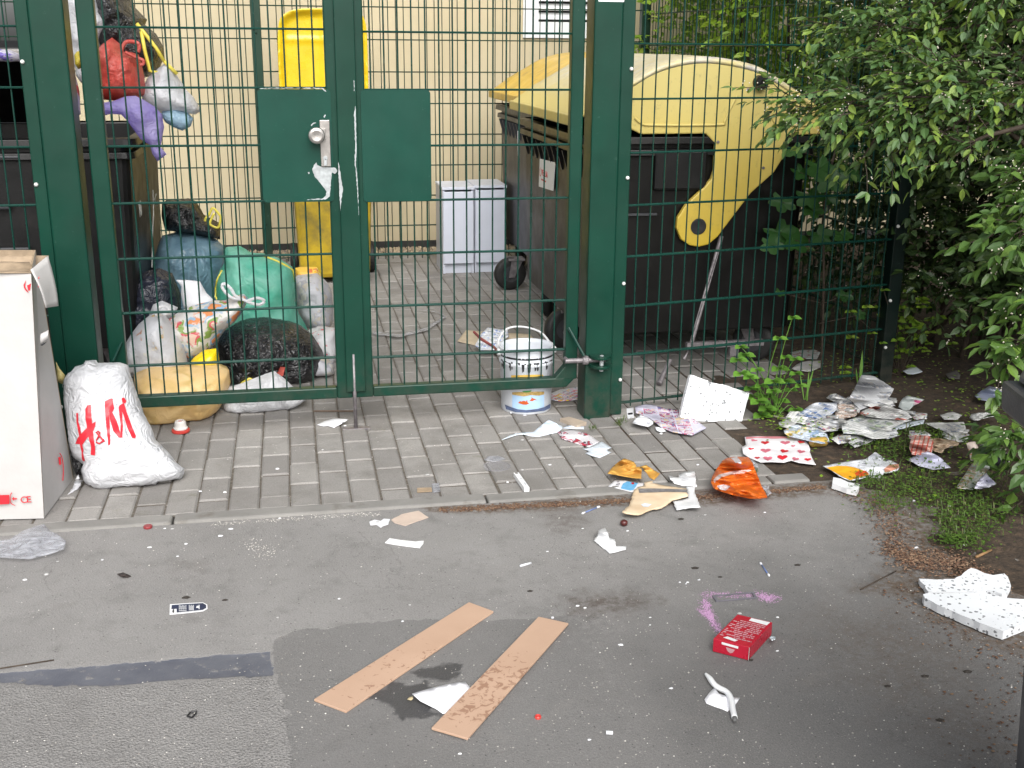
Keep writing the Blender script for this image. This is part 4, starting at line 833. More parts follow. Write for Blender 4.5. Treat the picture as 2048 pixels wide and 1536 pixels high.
bag('lilac film bag spilling down over the rim of the black container', cF("780,790 850,780 900,765 960,740 1040,735 1100,765 1190,820 1245,880 1260,980 1245,1060 1235,1130 1280,1185 1210,1240 1170,1180 1150,1110 1080,1070 1030,1000 980,930 930,880 850,875 790,890"), m_purple_f, .56, .035, group=tp_, knot=cF("960,780")[0], kw=.018, wr=.012)
bag('white rubbish bag with greyish film at the left of the red one', cF("500,-80 740,-80 790,90 850,140 860,220 790,310 770,420 720,660 640,650 590,590 560,420 520,200"), m_white_film, .98, .14, group=tp_, wr=.012)
pillow('rubbish_bag', 'small yellow bag between the left gate post and the red bag', 'bag', cF("570,420 590,395 625,390 660,440 655,520 600,530 575,490"), film("yellow_film", (.72,.58,.06), .3, .2), .74, tf=.05, group=tp_)
bag('lilac and red film bag seen in the gap beside the left gate post', cF("515,430 560,500 590,620 610,700 620,880 560,890 530,640"), mixed_bag("lilac_red_film", (.55,.5,.72), [(.6,.1,.1),(.6,.58,.7),(.5,.35,.6)], 16, .5), .58, .04, group=tp_)
bag('crumpled purple and white bag lying on the black container lid, left edge', c1("-30,100 0,98 20,100 38,108 42,122 20,124 0,122 -30,126"), mixed_bag("purple_white_film", (.62,.6,.7), [(.2,.15,.5),(.6,.6,.65)], 24, .5), .60, .04, group=tp_)
bag('small clear film bag with bread wrappers right of the black bag foot', c1("600,745 610,722 632,712 655,716 668,728 668,748 640,752 615,753"), m_grey_thin, .72, .04, wr=.012, wf=14)
bag('white crinkled film bag tucked between the printed carrier bag and the navy bag', cE("300,960 330,880 400,850 470,880 520,900 500,960 440,1000 360,1010"), m_white_film, .60, .05, wr=.012, wf=13)
bag('clear film bag spilling from under the white bag with tied ear', cE("100,1250 130,1180 170,1150 210,1180 230,1300 200,1400 120,1420"), m_white_film, .36, .04, wr=.012, wf=14)
# ------------------------------------------------------------------ things in front of the gate
# tall white carton on the left
bx = thing('carton', 'tall open white cardboard carton with red print and a loose top flap, far left', 'carton', (-.95,-.75,0))
f0, f1 = gp(-260,1046), gp(88,1038); s1 = gp(147,958); b0 = f0+(s1-f1)*1.0; H_ = .80
lean = Vector((-.012,.0,0)); up = Vector((0,0,H_)); tl = vp(72,530,f1.y); th = .006
F0, F1, S1, B0 = f0+Vector((0,0,.002)), f1+Vector((0,0,.002)), s1+Vector((0,0,.002)), b0+Vector((0,0,.002))
tF0, tF1, tS1, tB0 = [p+up for p in (F0, F1, S1, B0)]; tF1 = vp(62,545,f1.y); tF0 = Vector((F0.x, F0.y, tF1.z)); tS1 = Vector((S1.x-.035, S1.y-.015, tF1.z+.012)); tB0 = Vector((B0.x, B0.y, tF1.z+.012))
def wall4(mb, a, b, c, d, n, mi=(0,1)):
    n = Vector(n).normalized()*th; mb.add([a,b,c,d,a+n,b+n,c+n,d+n], [(0,1,2),(0,2,3)], mi[0]); mb.add([a,b,c,d,a+n,b+n,c+n,d+n], [(6,5,4),(7,6,4),(0,4,5,1),(1,5,6,2),(2,6,7,3),(3,7,4,0)], mi[1])
mb = MB(); wall4(mb, F0, F1, tF1, tF0, (0,1,0)); wall4(mb, F1, S1, tS1, tF1, (-1,0.4,0)); wall4(mb, S1, B0, tB0, tS1, (0,-1,0)); wall4(mb, B0, F0, tF0, tB0, (1,0,0)); mb.hexa([F0,F1,S1,B0],[p+Vector((0,0,.006)) for p in (F0,F1,S1,B0)],0)
mb.make('carton_wall', [m_card_w, m_card_b], bx)
def sheet3(name, pts, n, mats, parent, bend=0, t=.004):
    a, b, c, d = [Vector(p) for p in pts]; K = 8; vs = []; nn = Vector(n).normalized()
    for j in range(K+1):
        for i in range(K+1):
            p = a.lerp(b,i/K).lerp(d.lerp(c,i/K),j/K); vs.append(p+nn*(bend*math.sin(math.pi*j/K)+.002*N3(p*20)))
    N = len(vs); q = [(j*(K+1)+i, j*(K+1)+i+1, (j+1)*(K+1)+i+1, (j+1)*(K+1)+i) for j in range(K) for i in range(K)]
    return mk(name, vs+[v-nn*t for v in vs], q+[tuple(N+i for i in f[::-1]) for f in q]+[(b_, a_, a_+N, b_+N) for a_, b_ in bound_edges(q)], mats, parent, smooth=True)
yf_ = f1.y
sheet3('flap', [vp(62,540,yf_-.01), vp(96,512,yf_+.10), vp(117,612,yf_+.06), vp(92,616,yf_-.005)], (.6,-.8,0), m_card_w, bx, .012)
sheet3('flap', [vp(-260,545,yf_-.004), vp(66,545,yf_-.004), vp(60,524,yf_+.10), vp(-260,520,yf_+.10)], (0,-.6,.8), m_card_b, bx, -.01)
sheet3('flap', [vp(-120,512,yf_+.33), vp(97,511,yf_+.30), vp(100,540,yf_+.28), vp(-120,545,yf_+.30)], (0,-1,.2), m_card_b, bx, .005)
q = [vp(x,y,yf_-.001) for x,y in cD("0,1112 72,1112 72,1182 0,1185")]; q[0].x -= .05; q[3].x -= .05
mb = MB(); mb.add(q, [(3,2,1,0)])
for st in ("90,1142 108,1126 108,1138 130,1138 130,1148 108,1148 108,1160","78,1112 83,1100 90,1092 93,1098 87,1108 82,1120 82,1165 90,1178 118,1195 116,1198 86,1184 77,1168"):
    pts = [vp(x,y,yf_-.0012) for x,y in cD(st)]; P, fs, rs = cdt([(p.x,p.z) for p in pts], .02); mb.add([(x, yf_-.0012, z) for x,z in P], orient(P,fs))
mb.make('printed_arrow', m_red_ink, bx)
o = vp(41,1006,yf_-.0015); text("C\u03f5" if False else "C", m_red_ink, bx, o, (1,0,0), (0,0,1), .030, 'printed_mark'); o2 = vp(53,1005,yf_-.0015); text("\u20ac" if False else "E", m_red_ink, bx, o2, (1,0,0), (0,0,1), .030, 'printed_mark')
mb = MB(); f_ = lambda x,y: vp(x,y,yf_-.0015)
for st in ("47,570 52,560 50,572 53,583 58,586 52,582 48,576","76,556 79,552 77,562 79,574 76,575","54,571 62,567 60,581 56,581"):
    pts = [f_(*a) for a in c1(st)]; mb.add(pts, [tuple(range(len(pts)))[::-1]])
mb.make('red_smudge', m_red_ink, bx)
sheet3('hand_hole', [vp(81,668,yf_-.002), vp(97,660,yf_-.006), vp(97,676,yf_-.010), vp(82,688,yf_-.003)], (0,-1,0), m_card_w, bx, .008, .003)
mk('hand_hole', [vp(80,690,yf_-.0011), vp(95,682,yf_-.0011), vp(90,688,yf_-.0011), vp(84,692,yf_-.0011)], [(3,2,1,0)], m_black, bx)
mb = MB(); e = (S1-F1).normalized(); on = F1.lerp(S1,.62)+Vector((0,0,.06)); nn = Vector((e.y,-e.x,0))*.002
pts = smoothline([on+nn+e*.010+Vector((0,0,.075)), on+nn+e*.028+Vector((0,0,.05)), on+nn+e*.026+Vector((0,0,.01)), on+nn+e*.008+Vector((0,0,-.02))], 5); mb.tube(pts, .0016, 5); mb.tube([on+nn+Vector((0,0,.04)), on+nn+Vector((0,0,.065))], .004, 6); mb.make('printed_curve', m_red_ink, bx)
paper('paper_scrap', 'torn red-edged paper scrap wedged beside the foot of the white carton', 'scrap', cD("520,1110 560,1050 600,950 612,1000 635,1000 620,1040 560,1090"), m_paper, lifts=[(155,955,.05,.04)], rag=.003)
pillow('packet', 'small yellowish packet between the white carton and the white carrier bag', 'packet', cD("430,90 455,140 500,195 480,260 440,240"), M("yellowish_film", (.6,.5,.2), .4), -.30, tf=.012, wr=.002)
# big white carrier bag
m_wb = film("white_carrier_film", (.72,.73,.76), .32, .15, 0, .55, bs=13)
hb = pillow('carrier_bag', 'full white carrier bag with big red lettering, leaning against the carton and gate', 'bag', cD("490,250 480,290 500,210 560,155 580,130 650,105 655,82 740,78 750,98 920,95 985,118 1000,180 1035,290 1070,380 1110,500 1160,590 1195,690 1300,790 1350,860 1415,910 1410,960 1380,1010 1250,1040 1100,1078 960,1082 850,1100 780,1105 690,1060 640,1000 622,930 640,880 560,820 530,720 510,540 490,400"), m_wb, Y=-.47, tilt=.42, tf=.10, tb=.09, R=.11, step=.011, wr=.007, wf=8, knot=cD("1420,940")[0], kw=.010, rag=.001)
hm = ["628,505 645,503 650,570 664,620 670,670 652,675 640,610 632,555", "655,730 674,735 680,780 672,800 680,855 668,862 655,850 662,790", "616,732 640,690 690,640 735,600 786,570 780,605 765,640 720,690 680,738", "705,480 720,450 745,445 752,520 760,600 768,700 775,760 770,822 735,815 742,750 720,650 710,560",
 "848,420 895,395 908,402 905,440 880,500 890,610 892,740 876,748 870,650 855,520", "905,402 918,470 905,500 935,565 978,690 955,690 915,640 885,545 882,480 890,430", "948,460 962,440 972,500 980,600 982,690 970,685 962,590", "950,450 985,425 1005,500 1035,580 1075,675 1072,692 1050,690 1010,610 980,510", "968,390 985,385 1000,410 995,430 975,425"]
decal(hb, [cD(s) for s in hm], m_red_ink, 'red_lettering', .0035, .006)
amp = MB(); amp.tube([hb.at(x,y,.005) for x,y in cD("848,722 830,700 800,665 788,650 800,642 815,655 806,680 790,705 788,725 808,735 830,722 842,700")], .0028, 6); amp.make('red_ampersand', m_red_ink, hb.o, smooth=True)
pillow('rubbish_bag', 'dark bag bottom showing between the white carton and the white carrier bag', 'bag', cD("545,810 640,850 640,960 600,960 560,900"), m_black_f, -.42, tf=.03)
m_clear = film("clear_film", (.72,.74,.80), .16, .3, .62, .5, bs=30)
paper('plastic_film', 'crumpled clear plastic film lying on the lane in front of the white carton', 'plastic film', c1("-30,1085 20,1078 45,1062 70,1052 88,1048 100,1062 115,1068 132,1082 128,1098 100,1108 60,1118 20,1116 -30,1112"), m_clear, crumple=.014, cf=13, step=.007, base=-.003, lifts=[(75,1075,.025,.05)])
# paint pail
pc = gp(1055,812); pc = Vector((.912,.120,0)); pr_, ph = .108, .268
t = thing('pail', 'dented white pail with black paint drips and an orange fish picture, behind the gate', 'pail', tuple(pc))
mb = MB(); mb.lathe(pc, [(pr_*.93,.001),(pr_*.955,.006),(pr_,ph-.07),(pr_*1.04,ph-.066),(pr_*1.045,ph-.055),(pr_*1.0,ph-.05),(pr_*1.03,ph-.008),(pr_*1.06,ph-.004),(pr_*1.055,ph),(pr_*.99,ph),(pr_*.98,ph-.02),(pr_*.9,.03),(0.001,.025)], 48, cap=(True,False))
pb = mb.make('bucket_body', M("scuffed_white_pail_plastic", (.66,.69,.74), .35, .06, 8, .1, 40, dirt=(.33,.33,.34), ds=9, dth=(.6,.8)), t, smooth=True)
def cylat(px, py, up=.0012):
    d = ray(px, py); o = CAM-pc; a = d.x*d.x+d.y*d.y; b = o.x*d.x+o.y*d.y; z0 = .1; r = pr_*.965
    for _ in range(5):
        r = pr_*(.955+.045*min(max(z0,0)/(ph-.07),1)) + up; disc = b*b-a*(o.x*o.x+o.y*o.y-r*r); tt = (-b-math.sqrt(max(disc,0)))/a; z0 = CAM.z+tt*d.z
    return CAM+d*tt
def pdecal(st, mat, name, up, conv=cO, step=3.0):
    P, fs, rs = cdt(conv(st), step); mb = MB(); mb.add([cylat(x,y,up) for x,y in P], [f if True else f for f in orient([(p[0],-p[1]) for p in P], fs)]); return mb.make(name, mat, t, smooth=True)
pdecal("262,1085 300,1090 500,1090 640,1075 640,1262 560,1285 430,1300 330,1290 262,1268", M("label_pale_blue", srgb(166,196,226), .4, .06, 20, 0), 'label', .0010)
pdecal("250,890 620,880 640,905 640,925 250,930", M("label_ochre", srgb(206,170,80), .4), 'label_band', .0010)
pdecal("262,1090 640,1080 640,1115 580,1130 480,1125 400,1140 262,1118", M("label_tan", srgb(190,160,96), .4, .2, 90), 'label_band', .0016)
pdecal("380,1078 490,1068 490,1078 450,1092 400,1092", M("label_green", srgb(60,150,70), .4), 'label_band', .0020)
for st in ("330,1215 352,1200 345,1190 370,1200 400,1188 425,1200 435,1180 445,1192 440,1205 462,1225 430,1237 390,1235 350,1222","465,1190 490,1165 490,1145 505,1160 530,1168 555,1185 530,1180 500,1195"):
    pdecal(st, M("label_orange", srgb(200,90,40), .4, .15, 90), 'printed_fish', .0020, step=1.5)
pdecal("175,1235 262,1270 330,1292 430,1302 560,1288 640,1265 715,1225 712,1275 640,1310 440,1332 300,1325 190,1290", M("label_dark_blue", srgb(92,106,138), .4, .25, 30, 0), 'label_band', .0022)
mb = MB(); rd = random.Random(3)
for k in range(46):
    a = math.radians(180+rd.uniform(8,172)); r = pr_*1.047; l = rd.choice([.006,.008,.012,.02,.03]); w_ = rd.uniform(.003,.008); z1 = ph-.05+rd.uniform(-.004,.004)
    f = lambda aa, z: pc+Vector((r*math.cos(aa)*(1 if z > ph-.056 else .985), r*math.sin(aa)*(1 if z > ph-.056 else .985), z)); da = w_/r
    mb.add([f(a-da,z1), f(a+da,z1), f(a+da*.6,z1-l), f(a-da*.4,z1-l*1.1)], [(0,1,2,3)])
mb.lathe(pc, [(pr_*1.012,ph-.038),(pr_*1.016,ph-.030)], 40, cap=(False,False)); mb.make('paint_drips', m_black, t)
mb = MB(); hl, hr = pc+Vector((-.115,.0,ph-.025)), pc+Vector((.115,.0,ph-.025))
mb.tube(smoothline([hr, pc+Vector((.085,.10,ph+.02)), pc+Vector((.02,.16,ph+.035)), pc+Vector((-.05,.16,ph+.03)), pc+Vector((-.10,.08,ph+.005)), hl], 6), .0045, 8); mb.make('handle', m_white_lac, t, smooth=True)
for p in (hl, hr): MB().lathe(p, [(.014,-.006),(.014,.006)], 14, axis='x').make('handle_lug', m_white_lac, t)
pc0 = pc; cbp = gp(1000,683)
# card and rubbish behind the pail
paper('cardboard_sheet', 'beige cardboard sheet lying flat on the blocks behind the pail', 'cardboard', c1("915,682 932,660 985,664 1060,668 1080,692 1040,697 980,700 950,690"), M("beige_cardboard", srgb(206,190,164), .7, .1, 20, .1), amp=.006, lifts=[(1010,675,.015,.1)], th=.003)
paper('paper', 'crumpled blue and white paper on the beige cardboard behind the pail', 'paper', c1("950,690 962,668 975,655 1015,660 1018,672 1000,686 1005,700 960,700"), printed("blue_print", (.7,.72,.75), [(.2,.3,.6),(.6,.65,.75),(.7,.7,.7)], .04,.02,.3,.5), base=.016, crumple=.02, cf=18)
tag(MB().tube([vp(948,664,.62), vp(962,678,.55), vp(985,692,.42), vp(1012,718,.20)], [.006,.007,.006,.005], 8).make('brush_stick', M("red_and_dark_stick", (.30,.06,.06), .5, .3, 12)), 'thin dark stick with a red end leaning on the rim of the pail', 'stick')
paper('leaflet', 'colourful yellow and white leaflet behind the foot of the right gate post', 'leaflet', cC("890,300 980,262 1060,250 1165,235 1165,350 980,368 900,355"), printed("leaflet_yellow", (.7,.7,.72), [(.75,.6,.03),(.6,.12,.3),(.7,.7,.75),(.3,.3,.4)], .06,.025,.4,.6), amp=.004)
paper('plastic_film', 'loop of clear film lying on the blocks inside the gate', 'plastic film', c1("745,662 800,668 850,655 888,632 870,622 830,618 885,626 892,634 856,660 800,674 745,668"), film("clear_film_loop", (.6,.6,.62), .25, .2, .45), crumple=.008, step=.01)
# ------------------------------------------------------------------ litter on the blocks
m_fold = M("folded_leaflet_paper", (.68,.75,.82), .5, .03, 10, .1, 40)
paper('flyer', 'white flyer folded upward beside the drop bolt of the gate', 'flyer', c1("634,849 648,842 668,836 697,838 685,846 668,855 655,851 647,852"), m_paper, lifts=[(690,840,.02,.04)], th=.002)
paper('leaflet', 'pale blue folded leaflet curling up on the blocks left of the gate post foot', 'leaflet', cC("460,710 540,665 640,645 740,640 800,590 880,530 940,560 1000,590 1000,610 960,642 880,660 790,682 720,676 650,660 590,668 520,692"), m_fold, lifts=[(1098,842,.035,.035),(1010,878,.006,.03)], amp=.002, th=.0015)
bk = gslab('booklet', 'small beige booklet lying against the foot of the right gate post', 'booklet', cC("980,520 1060,505 1215,550 1130,578"), M("beige_booklet_cover", srgb(188,172,154), .6), .014, seed=2)
paper('paper', 'white paper under the beige booklet near the gate post', 'paper', cC("1000,605 1060,580 1120,585 1195,590 1192,615 1130,612 1060,610"), m_paper_b, amp=.003)
paper('brochure', 'red, black and white brochure lying between two white papers by the gate post', 'brochure', cC("955,640 1090,618 1215,650 1330,728 1240,772 1120,740 1000,702"), printed("brochure_red_black", (.70,.68,.70), [(.45,.03,.06),(.05,.04,.05),(.65,.62,.66),(.5,.1,.15)], .055,.05,.4,.72, seed=4), lifts=[(1140,870,.012,.03)], amp=.003, th=.002)
paper('paper', 'two white slips with faint print at the right end of the red and black brochure', 'paper', cC("1180,790 1240,775 1350,725 1440,780 1395,800 1435,822 1335,870 1270,855 1205,830 1240,808"), printed("slip_print", (.68,.74,.80), [(.6,.7,.8),(.2,.25,.3)], .05,.03,.35,.12, seed=2), amp=.004, lifts=[(1200,895,.01,.03)])
mb = MB(); a, b = gp(*cC("588,1022")[0], .008), gp(*cC("684,1158")[0], .008); d = (b-a).normalized(); s = Vector((-d.y,d.x,0))*.009; u = Vector((0,0,.016)); a.z = b.z = .001
cb_ = thing('plastic_profile', 'white slotted plastic channel piece lying on the blocks near the kerb', 'plastic profile', tuple(a))
mb.hexa([a-s,b-s,b-s*.6,a-s*.6],[p+u for p in (a-s,b-s,b-s*.6,a-s*.6)]).hexa([a+s*.6,b+s*.6,b+s,a+s],[p+u for p in (a+s*.6,b+s*.6,b+s,a+s)]).hexa([a-s*.6,b-s*.6,b+s*.6,a+s*.6],[p+Vector((0,0,.003)) for p in (a-s*.6,b-s*.6,b+s*.6,a+s*.6)])
for k in (.08,.42,.8): p0, p1 = a.lerp(b,k), a.lerp(b,k+.14); mb.hexa([p0-s*.6,p1-s*.6,p1+s*.6,p0+s*.6],[p+Vector((0,0,.0145)) for p in (p0-s*.6,p1-s*.6,p1+s*.6,p0+s*.6)])
mb.make('channel', m_white_lac, cb_)
paper('film_scrap', 'whitish film scrap lying above the clear ring on the blocks', 'scrap', cC("300,888 345,855 430,852 500,880 450,892 390,905"), m_clear, amp=.004)
mb = MB(); c = gp(*cC("415,948")[0], .002); mb.lathe(c, [(.050,0),(.050,.002),(.046,.0025),(.046,0)], 36, cap=(False,False)).lathe(c, [(.001,.0005),(.046,.0006)], 36, cap=(False,False)); tag(mb.make('plastic_ring', film("clear_lid", (.5,.5,.54), .2, .1, .7, .2), smooth=True), 'round clear plastic lid lying flat on the blocks', 'plastic lid')
gslab('cardboard_scrap', 'tiny brown cardboard scrap at the kerb with a bluish film piece', 'scrap', cI("1830,52 1925,48 1930,74 1832,80"), m_card_b, .002)
paper('film_scrap', 'bluish film piece beside the tiny brown cardboard scrap at the kerb', 'scrap', cI("1928,22 1975,18 1985,75 1932,82"), m_clear, amp=.003)
# cup lid
q = gp(361,868); lid = thing('cup_lid', 'white and red plastic bottle closure standing on the blocks by the amber bag', 'plastic lid', tuple(q))
MB().lathe(q+Vector((0,.02,0)), [(.030,.001),(.034,.004),(.034,.012),(.024,.014)], 28).make('base', M("red_plastic", (.55,.05,.04), .4), lid)
MB().lathe(q+Vector((0,.02,.0142)), [(.026,0),(.027,.006),(.023,.010),(.021,.028),(.017,.034),(.013,.034),(.011,.028)], 28).make('spout', M("cream_plastic", (.72,.69,.66), .35), lid, smooth=False, bev=.001)
MB().lathe(q+Vector((0,.02,.0425)), [(.008,0),(.006,.004),(.002,.005)], 14).make('tip', M("pink_plastic", (.55,.15,.16), .4), lid)
# styrofoam
def styro():
    t = NT("speckled_polystyrene"); p = t.obj(); v = t.n('ShaderNodeTexVoronoi'); t.l(p, v.inputs['Vector']); v.inputs['Scale'].default_value = 78; v.inputs['Randomness'].default_value = 1
    w_ = t.math('ADD', v.outputs[0], t.math('MULTIPLY', t.math('SUBTRACT', t.noise(p, 160, 3), .5), .55)); s = t.n('ShaderNodeSeparateColor'); t.l(v.outputs['Color'], s.inputs[0])
    f = t.math('MULTIPLY', t.math('LESS_THAN', w_, t.math('MULTIPLY', s.outputs[1], .42)), t.math('GREATER_THAN', s.outputs[0], .22))
    t.col(t.mix(f, (.72,.74,.76), (.20,.21,.22))); t.rough(.85); t.bump(t.vor(p, 240), .35, .002); return t.m
m_sty = styro()
slab('polystyrene_board', 'white polystyrene board with dark specks leaning upright on the fence panel', 'polystyrene board', cA("811,85 900,118 1010,160 1090,172 1210,210 1330,250 1318,300 1300,365 1265,500 1130,502 980,505 870,500 800,482 715,465 745,330 780,190"), m_sty, gp(1440,842).y, .35, .028, rag=.0015)
gslab('polystyrene_board', 'large speckled white polystyrene board lying at the lane edge, front of two', 'polystyrene board', cL("985,1078 1030,1066 1180,1070 1500,1058 1640,1085 1740,1110 1900,1120 2050,1200 2050,1260 1900,1340 1710,1415 1560,1360 1380,1285 1180,1200 1000,1110"), m_sty, .023, .0, rag=.002, wob=.002)
gslab('polystyrene_board', 'broken speckled polystyrene piece lying behind the large board at the lane edge', 'polystyrene board', cL("948,935 1110,945 1260,940 1330,910 1390,860 1420,845 1470,858 1540,890 1620,905 1720,890 1760,940 1780,1000 1745,1075 1700,1080 1650,1062 1560,1040 1500,1044 1180,1056 1034,1056"), m_sty, .015, .0, rag=.0025, wob=.003, seed=5)
# magazine in film and its neighbours
paper('magazine', 'purple and red magazine in a clear wrapper in front of the fence panel', 'magazine', cA("320,420 310,370 380,350 450,348 560,380 700,400 790,450 870,500 945,558 880,590 820,620 740,608 650,592 590,570 540,545 440,470"), printed("magazine_purple", (.50,.49,.60), [(.16,.15,.28),(.45,.06,.10),(.55,.5,.6),(.35,.38,.48),(.6,.45,.3)], .075,.06,.2,.8, rough=.18, seed=3), crumple=.008, cf=14, amp=.006, th=.004)
paper('tissue', 'white crumpled tissue lying against the wrapped magazine', 'tissue', cA("360,445 420,465 475,505 470,525 430,550 360,535 290,515 310,480"), m_paper, base=.012, crumple=.010, cf=30, step=.007)
paper('tissue', 'tiny white tissue scrap below the wrapped magazine', 'tissue', cA("490,548 560,560 590,590 540,598 500,580"), m_paper, crumple=.006, cf=40, step=.006)
cd = gslab('card', 'small white card with a black bar, by the fence post foot', 'card', cA("235,385 298,378 302,468 246,480"), m_paper, .001); decal(cd, [cA("248,428 290,424 292,440 250,445")], m_black, 'printed_bar', .0006)
m_env = M("yellow_brown_paper", srgb(216,170,84), .6, .12, 9, .25, 40, c2=srgb(190,140,62))
paper('envelope', 'torn yellow-brown paper envelope, the larger crumpled half', 'envelope', cA("68,965 100,920 130,890 170,858 215,830 262,845 300,860 322,890 320,905 350,905 372,930 368,1010 290,1005 180,985"), m_env, crumple=.026, cf=12, lifts=[(1247,920,.035,.03)], amp=.006, step=.008)
paper('envelope', 'torn yellow-brown paper flap lying right of the crumpled envelope', 'envelope', cA("345,908 410,888 470,930 535,965 512,990 482,1022 440,1000 415,960 385,925"), m_env, lifts=[(1290,932,.025,.03)], amp=.006)
lf = paper('leaflet', 'white leaflet with a blue picture beneath the torn beige cardboard', 'leaflet', cA("72,1080 145,1015 260,1030 392,1050 380,1092 290,1132 180,1105"), m_paper, amp=.002)
decal(lf, [cA("205,1055 245,1035 340,1050 300,1110 270,1118 185,1100")], M("print_sky_blue", srgb(110,180,225), .5, .1, 60, 0), 'blue_picture'); decal(lf, [cA("275,1048 302,1045 306,1060 285,1062")], m_red_ink, 'red_mark', .0014); decal(lf, [cA("140,1060 175,1050 180,1062 146,1070"), cA("150,1035 172,1032 172,1042 152,1045")], M("print_grey", (.3,.3,.34), .5), 'print_lines')
m_card_be = M("torn_beige_cardboard", srgb(222,202,174), .7, .06, 14, .2, 60, c2=srgb(206,182,150))
cdb = paper('cardboard_scrap', 'torn beige cardboard with a grey corrugated stripe at the kerb', 'cardboard', cA("290,1160 300,1110 340,1085 400,1070 400,1040 470,1030 470,1052 600,1075 770,1100 782,1165 650,1200 600,1240 550,1270 470,1282 430,1298 340,1332 270,1325 198,1308 225,1275 262,1240 280,1200"), m_card_be, amp=.003, lifts=[(1250,1022,.012,.05),(1370,985,.01,.05)], th=.003, rag=.003, base=.005)
decal(cdb, [cA("340,1100 480,1098 782,1108 775,1132 600,1128 350,1138")], M("grey_corrugation", srgb(134,132,132), .8, .2, 60, .4, 300), 'grey_stripe', .0015)
decal(cdb, [cA("365,1240 400,1230 460,1240 430,1262 385,1260")], m_paper_b, 'pale_spot', .0015)
paper('box_piece', 'torn white carton piece curling up beside the yellow-brown envelope', 'carton piece', cA("610,978 655,998 700,1000 700,962 770,950 842,945 850,1000 862,1082 800,1072 730,1072 660,1052 625,1015"), m_white_lac, lifts=[(1375,948,.045,.028),(1342,958,.02,.02)], amp=.004, th=.0025, rag=.002)
paper('box_piece', 'torn white carton piece lying at the right end of the beige cardboard', 'carton piece', cA("768,1078 850,1082 842,1140 872,1200 896,1265 790,1270 685,1288 648,1212 740,1195 785,1180"), m_white_lac, lifts=[(1388,1012,.012,.03)], amp=.003, th=.0025, rag=.002, base=.003)
# orange bag
m_or = film("orange_film", srgb(250,140,50), .28, .35, 0, .5, c2=srgb(238,116,34), bs=22)
ob = paper('carrier_bag', 'crumpled orange carrier bag with clear edges lying on the kerb', 'bag', cA("988,1040 1000,990 1040,920 1090,850 1130,828 1170,820 1250,815 1320,818 1360,870 1380,930 1410,1000 1440,1080 1470,1130 1492,1180 1420,1188 1330,1185 1210,1160 1100,1130 1040,1110 1010,1090"), m_or, crumple=.030, cf=11, lifts=[(1480,925,.075,.05),(1455,955,.04,.05),(1500,985,.02,.06)], amp=.01, step=.007, th=.002, base=.001)
decal(ob, [cA("1165,830 1220,818 1260,860 1255,890 1210,875 1190,850")], m_white_film, 'white_print', .0015); decal(ob, [cA("1010,1020 1060,975 1180,945 1330,930 1350,940 1280,965 1160,975 1080,1000 1020,1050")], M("pale_print", srgb(226,206,200), .4), 'pale_stripe', .0015)
decal(ob, [cA("1040,1075 1100,1062 1160,1080 1120,1120 1070,1110")], m_white_film, 'white_print', .0015)
paper('film_scrap', 'clear film tail sticking out at the right of the orange bag', 'scrap', cA("1425,1075 1510,1075 1500,1100 1530,1140 1495,1165 1470,1120"), m_clear, crumple=.012, cf=30, step=.008)
paper('film_scrap', 'clear film tail above the orange bag beside the heart-patterned napkin', 'scrap', cA("1320,830 1370,850 1415,900 1395,925 1370,900 1340,870"), m_clear, base=.01, crumple=.012, cf=30, step=.008)
nk = paper('napkin', 'white paper napkin printed with red hearts on the blocks', 'napkin', cA("1288,640 1400,632 1560,640 1700,632 1840,650 1850,690 1872,750 1868,775 1890,830 1922,888 1850,880 1772,870 1700,850 1640,868 1520,862 1430,866 1340,830 1275,790 1265,730 1300,710"), M("napkin_paper", (.72,.70,.72), .7, .04, 20, .2), amp=.006, crumple=.004, cf=20, lifts=[(1500,895,.012,.05)])
def heart(cx_, cy_, w_, h_, a=0):
    out = []
    for k in range(18):
        tt = 2*math.pi*k/18; x = 16*math.sin(tt)**3/17; y = -(13*math.cos(tt)-5*math.cos(2*tt)-2*math.cos(3*tt)-math.cos(4*tt))/17
        out.append((cx_+w_*(x*math.cos(a)-y*math.sin(a)), cy_+h_*(x*math.sin(a)+y*math.cos(a))))
    return out
hs_ = [(1470,690,40,18),(1650,690,48,20),(1790,685,36,16,.5),(1475,760,50,22),(1640,765,42,18,.4),(1790,770,40,18,.3),(1400,825,26,13),(1495,830,46,24),(1625,820,50,26),(1740,835,36,18,.4),(1850,840,34,17),(1370,670,34,12,.6),(1345,745,30,12,.3),(1720,720,20,10)]
decal(nk, [heart(*cA(f"{h[0]},{h[1]}")[0], h[2]/4.452, h[3]/4.452, h[4] if len(h) > 4 else 0) for h in hs_[::2]], m_red_ink, 'printed_hearts', .0012, .006); decal(nk, [heart(*cA(f"{h[0]},{h[1]}")[0], h[2]/4.452, h[3]/4.452, h[4] if len(h) > 4 else 0) for h in hs_[1::2]], M("pink_ink", (.62,.16,.22), .6), 'printed_hearts', .0012, .006)
decal(nk, [cA("1300,640 1500,636 1700,636 1700,650 1560,656 1400,648 1300,660")], M("pink_edge", (.6,.22,.25), .6), 'printed_edge', .0012, .008)
mb = MB(); p0, p1 = gp(*cA("1875,690")[0], .018), gp(*cA("2010,680")[0], .018); d = (p1-p0); mb.tube([p0,p0+d*.04,p0+d*.96,p1],[.014,.018,.018,.016],14); tn = thing('tin', 'golden drink carton lying on its side beside the heart-patterned napkin', 'tin', tuple(p0)); mb.make('tin_body', M("golden_foil", (.62,.40,.10), .3, .2, 20, .2, metal=.3), tn, smooth=False, bev=.002)
MB().tube([p1+d.normalized()*.0006, p1+d.normalized()*.003], .0145, 16).make('end_cap', M("brown_cap", (.22,.13,.06), .5), tn)
